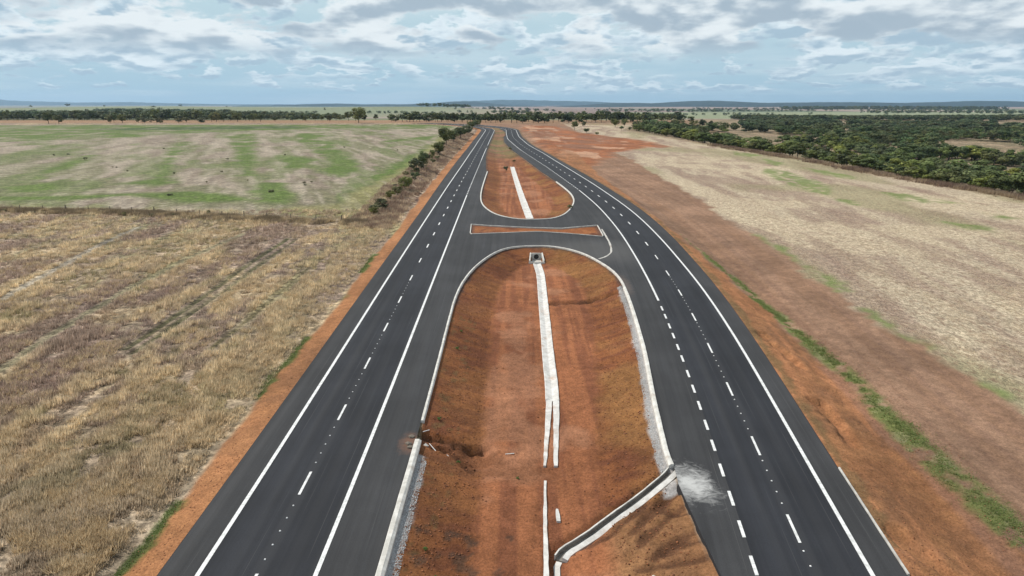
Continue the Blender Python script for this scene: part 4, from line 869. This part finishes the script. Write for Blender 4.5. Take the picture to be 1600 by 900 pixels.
zz = tza([q[0] for q in rest], [q[1] for q in rest]); zz2 = tza([q[0] for q in spots2], [q[1] for q in spots2])
o = merged('woodland', [(q[0], q[1], z, q[2], q[3]) for q, z in zip(rest, zz)] , MIDP[:4] , m_leafp, .6)
tag(o, 'dark green woodland receding behind the nearest trees on the right', 'woodland', kind='stuff')
o = merged('far_woodland', [(q[0], q[1], z, q[2], q[3]) for q, z in zip(spots2, zz2)], FARP, m_leafp)
tag(o, 'far woodland filling the valley below the horizon on the right', 'woodland', kind='stuff')
# distant line of trees across the picture
rs = np.random.RandomState(31); line = []
def bandline(x0, x1, ya, yb, step, h0, h1, rows=1, gap=.0):
    for r in range(rows):
        x = x0 + rs.uniform(0, step)
        while x < x1:
            t = (x - x0) / (x1 - x0); y = ya + (yb - ya) * t + rs.uniform(-9, 9) + r * 26
            if rs.rand() > gap: line.append((x, y, rs.uniform(.9, 1.5) * (h0 + h1) / 2, rs.uniform(h0, h1)))
            x += step * rs.uniform(.6, 1.5)
bandline(-760, -380, 960, 930, 12, 6, 15, 2, .03); bandline(-380, -130, 930, 900, 12, 7, 11, 1, .15)
bandline(-150, 10, 840, 800, 8.5, 8, 12, 1, .0); bandline(10, 210, 800, 860, 8.5, 8.5, 12.5, 1, .0); bandline(190, 330, 860, 800, 9, 6, 9, 1, .12)
bandline(-130, 180, 850, 870, 9, 9, 13, 1, 0)
print('line trees', len(line), 'wood', len(spots), len(spots2))
for (x, y, wd, ht) in line[:250]: put(FARP[rng.randint(6)], x, y, wd, ht, 'tree', 'dark tree in the long tree line beyond the crest of the roads', 'tree', 'long tree line beyond the crest')
sp3 = []
def mass(x0, x1, y0, y1, sp, h0, h1, th, seed, arr=sp3):
    a, b, r_ = scatter(x0, x1, y0, y1, sp, seed); k = (fbm(a / (sp * 9), b / (sp * 9), 3, seed) > th) & (np.abs(a) < b * .8)
    for x, y in zip(a[k], b[k]): arr.append((x, y, r_.uniform(h0, h1) * 1.5, r_.uniform(h0, h1)))
mass(-1250, -420, 985, 1500, 15, 10, 15, .22, 301); mass(-420, 250, 960, 1050, 14, 7, 10, .42, 302)
mass(-1600, -900, 1700, 2000, 26, 12, 18, .35, 303); mass(-1250, -850, 2080, 2200, 24, 16, 20, .2, 304)
mass(1900, 3300, 4700, 5000, 45, 22, 30, .1, 305); mass(-700, 1200, 3500, 3560, 32, 12, 18, .52, 306); mass(-400, 2500, 5200, 5260, 45, 16, 22, .5, 307); mass(500, 3400, 3900, 3950, 45, 14, 20, .5, 308)
mass(-300, 1000, 2500, 2540, 30, 8, 12, .55, 309); mass(1500, 2600, 2900, 3000, 30, 12, 16, .45, 310); mass(-900, -200, 2300, 2340, 26, 8, 12, .5, 311); mass(-60, 60, 2450, 2500, 22, 12, 16, .2, 312); mass(-420, -180, 3250, 3330, 28, 14, 20, .3, 313)
a_ = rs.uniform(-2600, 3800, 150); b_ = rs.uniform(2200, 6000, 150); a_, b_ = a_[:70], b_[:70]
for x, y in zip(a_, b_): sp3.append((x, y, rs.uniform(10, 26), rs.uniform(9, 16)))
zz = tza([q[0] for q in sp3], [q[1] for q in sp3])
o = merged('distant_trees', [(q[0], q[1], z, q[2], q[3]) for q, z in zip(sp3, zz)], FARP, m_leafp, .45)
tag(o, 'distant woods and hedgerows scattered over the far plain', 'trees', kind='stuff')

# ------------------------------------------------------------------ grass, weeds, clods (stuff)
def tufts(name, x, y, h, tint, nb, w_, spread, seed, lean=.35):
    rs = np.random.RandomState(seed); n = len(x); z = tza(x, y); N_ = n * nb; i = np.repeat(np.arange(n), nb)
    a = rs.uniform(0, 2 * math.pi, N_); r = rs.uniform(0, 1, N_) ** .5 * spread; hh = h[i] * rs.uniform(.55, 1.15, N_)
    bx_ = x[i] + np.cos(a) * r; by = y[i] + np.sin(a) * r; bz = z[i] - .05; ln = rs.uniform(.1, 1, N_) * lean * hh
    wx, wy = -np.sin(a + rs.uniform(-1, 1, N_)) * w_ / 2, np.cos(a) * w_ / 2; a2 = a + rs.uniform(-.7, .7, N_); tx, ty = bx_ + np.cos(a2) * ln + .12 * hh, by + np.sin(a2) * ln - .05 * hh
    V = np.stack([np.stack([bx_ - wx, by - wy, bz], 1), np.stack([bx_ + wx, by + wy, bz], 1), np.stack([tx, ty, bz + hh], 1)], 1).reshape(-1, 3)
    T = np.repeat(tint[i] * rs.uniform(.75, 1.3, N_)[:, None], 3, 0)
    return link(name, npmesh(name, V, np.arange(len(V)).reshape(-1, 3), False, {'Tint': ('FLOAT_COLOR', rgba(T))}), m_grass)
def fieldpts(n, y0, y1, xf, seed, power=1.0):
    rs = np.random.RandomState(seed); y = y0 + (y1 - y0) * rs.uniform(0, 1, n) ** power; x0, x1 = xf(y); return x0 + (x1 - x0) * rs.uniform(0, 1, n), y
x, y = fieldpts(52000, 27, 172, lambda y: (-.84 * y - 4, fL0(y) - 3.4), 41, 1.15)
n6 = fbm(x / 6, y / 6, 4, 51); n20 = fbm(x / 20, y / 20, 4, 61); u, v = rot(x, y, 3); us = fbm(u / 2.2, v / 9, 4, 81); n3_ = fbm(x / 1.8, y / 1.8, 4, 211)
keep = n3_ > .39
for r in SV['RUTS']: keep &= segdist(chaikin(r, 1, False), x, y) > .95
ti = np.tile(np.array([.42, .32, .215]), (len(x), 1)); ti = lerp(ti, (.36, .275, .225), ss(.42, .58, n20)); ti = lerp(ti, (.60, .48, .31), ss(.5, .64, us)); ti = lerp(ti, (.21, .20, .09), ss(.58, .68, n6) * .6); ti = lerp(ti, (.66, .54, .36), ss(.56, .68, n3_) * .8); ti = lerp(ti, (.34, .25, .205), ss(.46, .60, fbm(u / 8, v / 22, 4, 83)) * ss(-34, -52, x) * .85); ti = lerp(ti, (.40, .325, .25), ss(60, 42, y) * .6); ti = lerp(ti, (.60, .49, .33), ss(15, 8, fL0(y) - x) * .5 * ss(50, 70, y)); ti *= np.random.RandomState(9).uniform(.6, 1.5, (len(x), 1))
hg = .20 + .38 * ss(.4, .66, n3_) + .18 * ss(.5, .65, us) + rng.uniform(0, .2, len(x)); e_ = fL0(y) - x; hg *= .55 + .45 * ss(3, 7, e_)
tag(tufts('dry_grass', x[keep], y[keep], hg[keep], ti[keep], 12, .075, .30, 42), 'tall dry straw-coloured grass covering the rough ground left of the road', 'grass', kind='stuff')
rs = np.random.RandomState(90); x, y = fieldpts(8500, 30, 165, lambda y: (-.84 * y, fL0(y) - 4.5), 91, 1.2); e_ = fL0(y) - x; nn = fbm(x / 3.5, y / 5, 4, 271)
k = (nn + .16 * ss(16, 6, e_) * ss(45, 62, y) - .02) > .53
for r in SV['RUTS']: k &= segdist(chaikin(r, 1, False), x, y) > .9
x, y = x[k], y[k]; ti = lerp(np.tile(np.array([.62, .50, .33]), (len(x), 1)), (.46, .34, .20), rs.uniform(0, 1, len(x)))
tag(tufts('grass_tussocks', x, y, rs.uniform(.4, .85, len(x)), ti, 30, .06, .42, 92, .8), 'pale leaning tussocks of straw-coloured grass, thickest along the left verge', 'grass', kind='stuff')
x, y = fieldpts(9000, 150, 560, lambda y: (fL0(y) - 15, fL0(y) - 4.2), 43, 1.3); n3_ = fbm(x / 3, y / 3, 3, 221); k = n3_ > .38
ti = lerp(np.tile(np.array([.48, .37, .26]), (len(x), 1)), (.27, .19, .14), ss(.45, .6, n3_))
tag(tufts('bank_grass', x[k], y[k], .6 + .7 * n3_[k], ti[k], 9, .12, .6, 44), 'pale dry grass on the bank between the road and the green field', 'grass', kind='stuff')
fx = np.array(SV['FENCE']); rs = np.random.RandomState(45); t = rs.uniform(0, 1, 7000); o_ = np.argsort(fx[:, 0]); x = fx[:, 0].min() + (fx[:, 0].max() - fx[:, 0].min()) * t; y = np.interp(x, fx[o_, 0], fx[o_, 1]) + rs.normal(-1.2, 1.3, len(x)); n3_ = fbm(x / 3, y / 3, 3, 231); k = n3_ > .4
ti = lerp(np.tile(np.array([.44, .34, .21]), (len(x), 1)), (.22, .17, .11), ss(.45, .58, n3_))
tag(tufts('fence_grass', x[k], y[k], .5 + .8 * n3_[k], ti[k], 9, .09, .45, 46), 'ragged mixed grass and brush along the fence line', 'grass', kind='stuff')
# rank grass on the far edge of the straw field
y = rs.uniform(190, 470, 4500); x = np.interp(y, EY, EX) + rs.normal(2.5, 2.2, len(y)); n3_ = fbm(x / 5, y / 5, 3, 241); k = n3_ > .42
ti = lerp(np.tile(np.array([.36, .27, .18]), (len(x), 1)), (.22, .15, .11), ss(.5, .62, n3_))
tag(tufts('edge_grass', x[k], y[k], .8 + 1.4 * n3_[k], ti[k], 9, .16, .8, 47), 'tall pinkish dry grass where the straw field meets the woodland', 'grass', kind='stuff')
# straw litter on the right field
rs = np.random.RandomState(48); y = 48 + 190 * rs.uniform(0, 1, 60000) ** 1.25; x = 40 + rs.uniform(0, 1, len(y)) * (y * .82 - 30)
bxx = np.interp(y, [q[1] for q in sorted(SV['BROWN'][:13], key=lambda q: q[1])], [q[0] for q in sorted(SV['BROWN'][:13], key=lambda q: q[1])]); n3_ = fbm(rot(x, y, -8)[0] / 2, rot(x, y, -8)[1] / 9, 4, 251)
k = (x > bxx + 1.5) & (n3_ > .45) & (x < np.interp(y, EY, EX)); x, y, n3_ = x[k], y[k], n3_[k]
tag(tufts('straw_litter', x, y, .10 + .14 * n3_, np.tile(np.array([.56, .46, .32]), (len(x), 1)) * (.7 + .6 * n3_[:, None]), 5, .05, .35, 49, 1.6), 'pale cut straw lying in swaths on the right field', 'straw', kind='stuff')
# green creepers: left verge, right strip, median weeds
xs1, ys1 = [], []
rs = np.random.RandomState(50); y = rs.uniform(27, 125, 16000); ve = 2.9; e0 = rs.normal(0, .22, len(y)) + .1; x = fL0(y) - ve - e0; n_v = fbm(x / 6, y / 6, 4, 51); x = x - (n_v - .5) * 1.6; k = (fbm(y / 9, y * 0, 2, 7) + .22 * ss(60, 34, y) > .56) & (rs.rand(len(y)) < .5); x, y = x[k], y[k]
x2 = rs.uniform(-28, -23, 1500); y2 = rs.uniform(31, 37, 1500); q = fbm(x2 / 1.5, y2 / 1.5, 3, 261) - np.hypot(x2 + 24.3, y2 - 34) * .035 > .43; 
gsr = np.array(sorted(SV['GSTRIP'], key=lambda q: q[1])); y3 = rs.uniform(42, 130, 14000) ; w3 = .75 + .5 * np.exp(-((y3 - 50) / 14) ** 2); x3 = np.interp(y3, gsr[:, 1], gsr[:, 0]) + .0 + rs.normal(0, .62, len(y3)) * w3; k3 = (fbm(x3 / 1.6, y3 / 1.6, 4, 71) > .40) & (rs.rand(len(y3)) < 1 - ss(90, 130, y3) * .8)
X_ = np.concatenate([x, x2[q], x3[k3]]); Y_ = np.concatenate([y, y2[q], y3[k3]]); ti = lerp(np.tile(np.array([.12, .17, .045]), (len(X_), 1)), (.22, .26, .09), rs.uniform(0, 1, len(X_)))
tag(tufts('green_creepers', X_, Y_, rs.uniform(.04, .15, len(X_)), ti, 6, .11, .16, 51, 1.3), 'fresh green creeping plants on the verges of both roads', 'weeds', kind='stuff')
# clods and stones
def stones(name, x, y, s, tint, seed, label, zoff=0.):
    rs = np.random.RandomState(seed); t_ = (1 + 5 ** .5) / 2
    iv = np.array([(-1, t_, 0), (1, t_, 0), (-1, -t_, 0), (1, -t_, 0), (0, -1, t_), (0, 1, t_), (0, -1, -t_), (0, 1, -t_), (t_, 0, -1), (t_, 0, 1), (-t_, 0, -1), (-t_, 0, 1)]) / 1.9
    fi = np.array([(0, 11, 5), (0, 5, 1), (0, 1, 7), (0, 7, 10), (0, 10, 11), (1, 5, 9), (5, 11, 4), (11, 10, 2), (10, 7, 6), (7, 1, 8), (3, 9, 4), (3, 4, 2), (3, 2, 6), (3, 6, 8), (3, 8, 9), (4, 9, 5), (2, 4, 11), (6, 2, 10), (8, 6, 7), (9, 8, 1)])
    n = len(x); z = tza(x, y) + zoff; V = iv[None] * rs.uniform(.6, 1.3, (n, 12, 1)) * s[:, None, None] * np.stack([rs.uniform(.7, 1.4, n), rs.uniform(.7, 1.3, n), rs.uniform(.5, .8, n)], 1)[:, None]
    V = V + np.stack([x, y, z + s * .2], 1)[:, None]; F = fi[None] + (np.arange(n) * 12)[:, None, None]; T = np.repeat(tint * rs.uniform(.7, 1.25, n)[:, None], 12, 0)
    return tag(link(name, npmesh(name, V.reshape(-1, 3), F.reshape(-1, 3), False, {'Tint': ('FLOAT_COLOR', rgba(T))}), m_stone), label, 'stones', kind='stuff')
rs = np.random.RandomState(60); y = 27 + 100 * rs.uniform(0, 1, 60000) ** 1.4; x = rs.uniform(-9, 17.5, len(y)); s1 = sdin(M1, x, y); k = (s1 > .9) & ((s1 < 5.6) | (rs.rand(len(y)) < .10)); x, y = x[k], y[k]
ti = lerp(np.tile(np.array([.21, .085, .038]), (len(x), 1)), (.12, .055, .035), rs.rand(len(x)))
stones('earth_clods', x, y, .018 + .075 * rs.rand(len(x)) ** 5, ti * 1.25, 61, 'red-brown earth clods strewn over the banks of the near median')
y = 27 + 110 * rs.uniform(0, 1, 15000) ** 1.3; x = fR3(y) + .6 + 12 * rs.rand(len(y)) ** 1.2; x4 = fL0(y[:5000]) - .4 - 2.4 * rs.rand(5000); X_ = np.concatenate([x, x4]); Y_ = np.concatenate([y, y[:5000]])
ti = lerp(np.tile(np.array([.26, .11, .055]), (len(X_), 1)), (.14, .07, .045), rs.rand(len(X_))); stones('verge_clods', X_, Y_, .012 + .05 * rs.rand(len(X_)) ** 5, ti * 1.2, 62, 'loose orange clods and stones on the road verges')
y = rs.uniform(28, 104, 9000); lft = rs.rand(len(y)) < .4; y = np.where(lft, rs.uniform(28, 52, len(y)), rs.uniform(49, 104, len(y)))
k1 = np.array(K1); la = k1[(k1[:, 0] < 0)]; ra = k1[k1[:, 0] > 3]; xl_ = np.interp(y, np.sort(la[:, 1]), la[np.argsort(la[:, 1]), 0]); xr_ = np.interp(y, np.sort(ra[:, 1]), ra[np.argsort(ra[:, 1]), 0])
x = np.where(lft, xl_ + .5 + .75 * rs.rand(len(y)), xr_ - .5 - .6 * rs.rand(len(y))); stones('kerb_gravel', x, y, .02 + .03 * rs.rand(len(y)), np.tile(np.array([.42, .42, .42]), (len(y), 1)), 63, 'grey crushed stone backing the kerbs of the near median')
# single weeds and stones in the near median
wp = proto(500, 160, .11, (.075, .14, .03), 0., 8, mtl=m_leafp)
for (x, y, s_) in SV_W if 'SV_W' in globals() else [(-5.0, 38.2, .42), (-4.0, 37.4, .3), (-5.3, 36.1, .34), (-4.7, 36.6, .26), (-5.7, 34.6, .25), (-6.0, 33.2, .3), (-1.3, 36.0, .25), (-6.9, 59.5, .3), (-4.6, 53.1, .25), (-6.6, 78.0, .35), (-6.6, 84.0, .3), (.5, 52., .22), (-6.0, 41.0, .25), (-2.6, 35.6, .22)]:
    put(wp, x, y, s_ * 1.6, s_, 'weed', 'small green weed growing on the left bank of the near median', 'weed', 'weeds in the near median', trunks=False)
for (x, y, s_) in [(-2.5, 292., 2.2), (-1.0, 400., 1.8), (1.0, 335., 1.4), (15.2, 178., 1.3)]: put(BUSH[0], x, y, s_ * 1.2, s_, 'bush', 'low green bush in the far median' if x < 10 else 'low dark bush inside the rounded corner of the far median', 'bush', 'bushes in the far median')
for i, (x, y, s_, c_) in enumerate([(-8.9, 54.9, .34, 0), (-9.0, 53.6, .4, 0), (-8.75, 53.1, .3, 0), (-8.2, 54.3, .22, 0), (-7.6, 54.6, .3, 1), (-7.3, 54.8, .24, 1), (4.9, 35.7, .38, 1), (9.6, 37.4, .25, 1), (9.3, 38.2, .2, 1)]):
    rs2 = np.random.RandomState(700 + i); mb = MB(); pts = rs2.normal(size=(14, 3)); pts /= np.linalg.norm(pts, axis=1)[:, None]
    import bmesh
    bm = bmesh.new()
    for q in pts: bm.verts.new((q[0] * s_, q[1] * s_ * .8, q[2] * s_ * .55))
    bmesh.ops.convex_hull(bm, input=bm.verts); bmesh.ops.delete(bm, geom=[v_ for v_ in bm.verts if not v_.link_faces], context='VERTS'); me = bpy.data.meshes.new('rock'); bm.to_mesh(me); bm.free()
    o = link('rock', me, m_kerbold if c_ else m_post); z_ = tz(x, y); z_ = max(z_, float(P(y)) - .05) if i < 4 else z_; o.location = (x, y, z_ + s_ * .25)
    tag(o, ['dark broken kerb stone at the washed out gap in the left kerb', 'grey rock lying by the gully head below the left kerb', 'grey rock on the bare slope beside the foot of the chute'][0 if i < 4 else 1 if i < 6 else 2], 'rock', 'loose rocks around the washouts')
# stray white sticks of plastic
for (x0, y0, x1, y1, lab) in [(-8.1, 56.6, -7.6, 57.2, 'short white stick nearest the left kerb'), (-7.4, 55.4, -6.7, 54.6, 'upper white strip on the rim of the left gully'), (-5.7, 53.8, -4.4, 53.2, 'long white strip beside the left gully'), (-.6, 55.6, .2, 55.7, 'thin white strip lying on the flat bed of the near median'), (24.6, 38.2, 24.8, 37.6, 'short white strip lying on the right verge')]:
    mb = MB(); z0, z1 = tz(x0, y0), tz(x1, y1); mb.tube([(x0, y0, z0 + .05), (x1, y1, z1 + .05)], .035, 6); tag(mb.build('plastic_strip', m_white), lab, 'litter', 'stray white strips')

# ------------------------------------------------------------------ fence on the left
P0 = SV['FENCE'][0]; fc = empty('fence', (P0[0], P0[1], tz(*P0))); tag(fc, 'thin wire fence on dark posts between the dry grass and the green field', 'fence')
F_ = np.array(SV['FENCE']); o_ = np.argsort(F_[:, 0]); L = resample(F_[o_], 6.2)
for i, (x, y) in enumerate(L):
    if x > -38: break
    z = tz(x, y); h = 1.35 + .25 * (i % 4 == 0); mb = MB(); mb.tube([(x, y, z - .3), (x + .03, y, z + h)], .12 if i % 4 == 0 else .09, 6); o = mb.build('post', m_post, fc); o.location = -Vector(fc.location)
for hh in (.45, .85, 1.2):
    mb = MB(); mb.tube([(x, y, tz(x, y) + hh) for x, y in L if x < -37], .012, 3); o = mb.build('wire', m_wire, fc); o.location = -Vector(fc.location)

# ------------------------------------------------------------------ buildings far off
def plain(name, c1, c2, rough=.85):
    m, N = mat(name, rough); setc(N, N.mix(N.noise(pos(N), .8, 4, .6), c1, c2)); return m
m_tin = plain('pale_sheet_roof', (.62, .64, .66), (.74, .75, .76), .5); m_cream = plain('cream_wall', (.50, .40, .24), (.58, .47, .29)); m_tile = plain('clay_roof', (.42, .22, .11), (.52, .29, .15)); m_glass = plain('dark_opening', (.03, .035, .04), (.05, .05, .06), .3)
def house(x, y, w_, dpt, h, roofh, label, cat, m_w, m_r, name, rz=0.):
    r = empty(name, (x, y, tz(x, y) - .1), rz); tag(r, label, cat)
    mb = MB(); mb.box(-w_ / 2, -dpt / 2, 0, w_ / 2, dpt / 2, h); mb.build('wall', m_w, r)
    mb = MB(); a, b = w_ / 2 + .5, dpt / 2 + .5; mb.prism([(-a, -b, h), (-a, b, h), (-a, 0, h + roofh)], [(a, -b, h), (a, b, h), (a, 0, h + roofh)]); mb.build('roof', m_r, r)
    for k in range(4):
        x_ = -w_ / 2 + w_ * (k + .5) / 4; mb = MB(); mb.box(x_ - .7, -dpt / 2 - .03, .9, x_ + .7, -dpt / 2 + .05, 2.1); mb.build('window' if k != 1 else 'door', m_glass, r)
    return r
x, y, wd, ht = SV['SHED'][0]; house(x, y, wd, 7, 3.0, .9, 'low white shed before the dark trees beyond the brown field', 'shed', m_tin, m_tin, 'shed')
for i, (x, y, wd, ht, k) in enumerate(SV['HOUSE']):
    house(x, y, wd, 9, 3.6 + 1.6 * k, 2.0, ['low cream farmhouse wing at the edge of the woodland', 'taller cream farmhouse with clay roof at the edge of the woodland'][i], 'house', m_cream, m_tile, 'farmhouse', .15)

# ------------------------------------------------------------------ hills on the horizon
def ridge(name, x0, x1, yc, half, prof, seed, tint):
    """a long ridge: prof = [(x, height)], real width across"""
    n, m = 260, 26; xs = np.linspace(x0, x1, n); t = np.linspace(-1, 1, m); XX, TT = np.meshgrid(xs, t, indexing='ij'); YY = yc + TT * half
    hgt = np.interp(XX, [q[0] for q in prof], [q[1] for q in prof]); hgt = hgt * (1 + .22 * (fbm(XX / 900, YY / 900, 4, seed) - .5))
    ZZ = hgt * np.clip(1 - TT ** 2, 0, 1) ** .8 * (.85 + .3 * fbm(XX / 500, YY / 400, 3, seed + 3)) + far_z(XX, YY) - 6
    i = np.arange(n * m).reshape(n, m); F = np.stack([i[:-1, :-1], i[1:, :-1], i[1:, 1:], i[:-1, 1:]], -1).reshape(-1, 4)
    mt, N = mat(name + '_cover', .95, .1); g = pos(N); setc(N, N.mix(N.ramp(N.noise(g, .004, 7, .65), .4, .6), tint, tuple(c_ * 1.7 for c_ in tint)))
    return tag(link(name, npmesh(name, np.stack([XX, YY, ZZ], -1).reshape(-1, 3), F, True), mt), kind='structure')
def prof_px(pts, Yd, lift=0):
    """silhouette heights: (pixel x, pixel y) -> (x, z) at distance Yd"""
    return [((a - 800) / 1067 * Yd * 1.035, (162.5 - b) / 1067 * Yd * 1.035 + 29 + 25) for a, b in pts]
ridge('hills', 700, 11500, 12500, 1500, prof_px([(860, 166), (900, 164.5), (940, 161.5), (970, 161), (1000, 161.8), (1050, 159.8), (1090, 159), (1150, 160), (1200, 161.2), (1260, 160.5), (1320, 160.2), (1370, 161.8), (1430, 160.5), (1480, 158.5), (1520, 158.8), (1560, 160.8), (1650, 163), (1800, 164)], 12500), 401, (.014, .024, .022))
ridge('hills', -5200, 700, 14000, 1300, prof_px([(450, 165), (500, 163), (545, 162), (580, 163.2), (640, 163), (690, 161), (720, 159.5), (745, 160), (775, 162.5), (800, 164.5), (850, 166)], 14000), 402, (.014, .024, .022))
ridge('hills', -2500, 5600, 21000, 1800, prof_px([(690, 163), (730, 158.5), (780, 157.4), (850, 157.8), (910, 159), (950, 160.8), (1050, 163)], 21000), 403, (.02, .035, .035))
ridge('hills', -20500, -7600, 24000, 2000, prof_px([(-60, 154), (0, 153.2), (30, 154.5), (55, 157), (100, 158.5), (160, 160.5), (250, 160), (330, 162), (420, 163)], 24000), 404, (.02, .035, .035))

# ------------------------------------------------------------------ haze
mb = MB(); mb.box(-41000, -3000, -60, 41000, 27500, 335)
mh = bpy.data.materials.new('haze'); mh.use_nodes = True; N = NT(mh.node_tree); N.n.clear()
pv = N.new('ShaderNodeVolumePrincipled', ins={'Color': (.50, .74, 1.0, 1), 'Density': 3.2e-5, 'Anisotropy': .2}); N.new('ShaderNodeOutputMaterial', ins={'Volume': pv.outputs[0]})
hz_ = mb.build('haze', mh); tag(hz_, 'pale blue haze over the whole countryside', 'haze', kind='stuff')
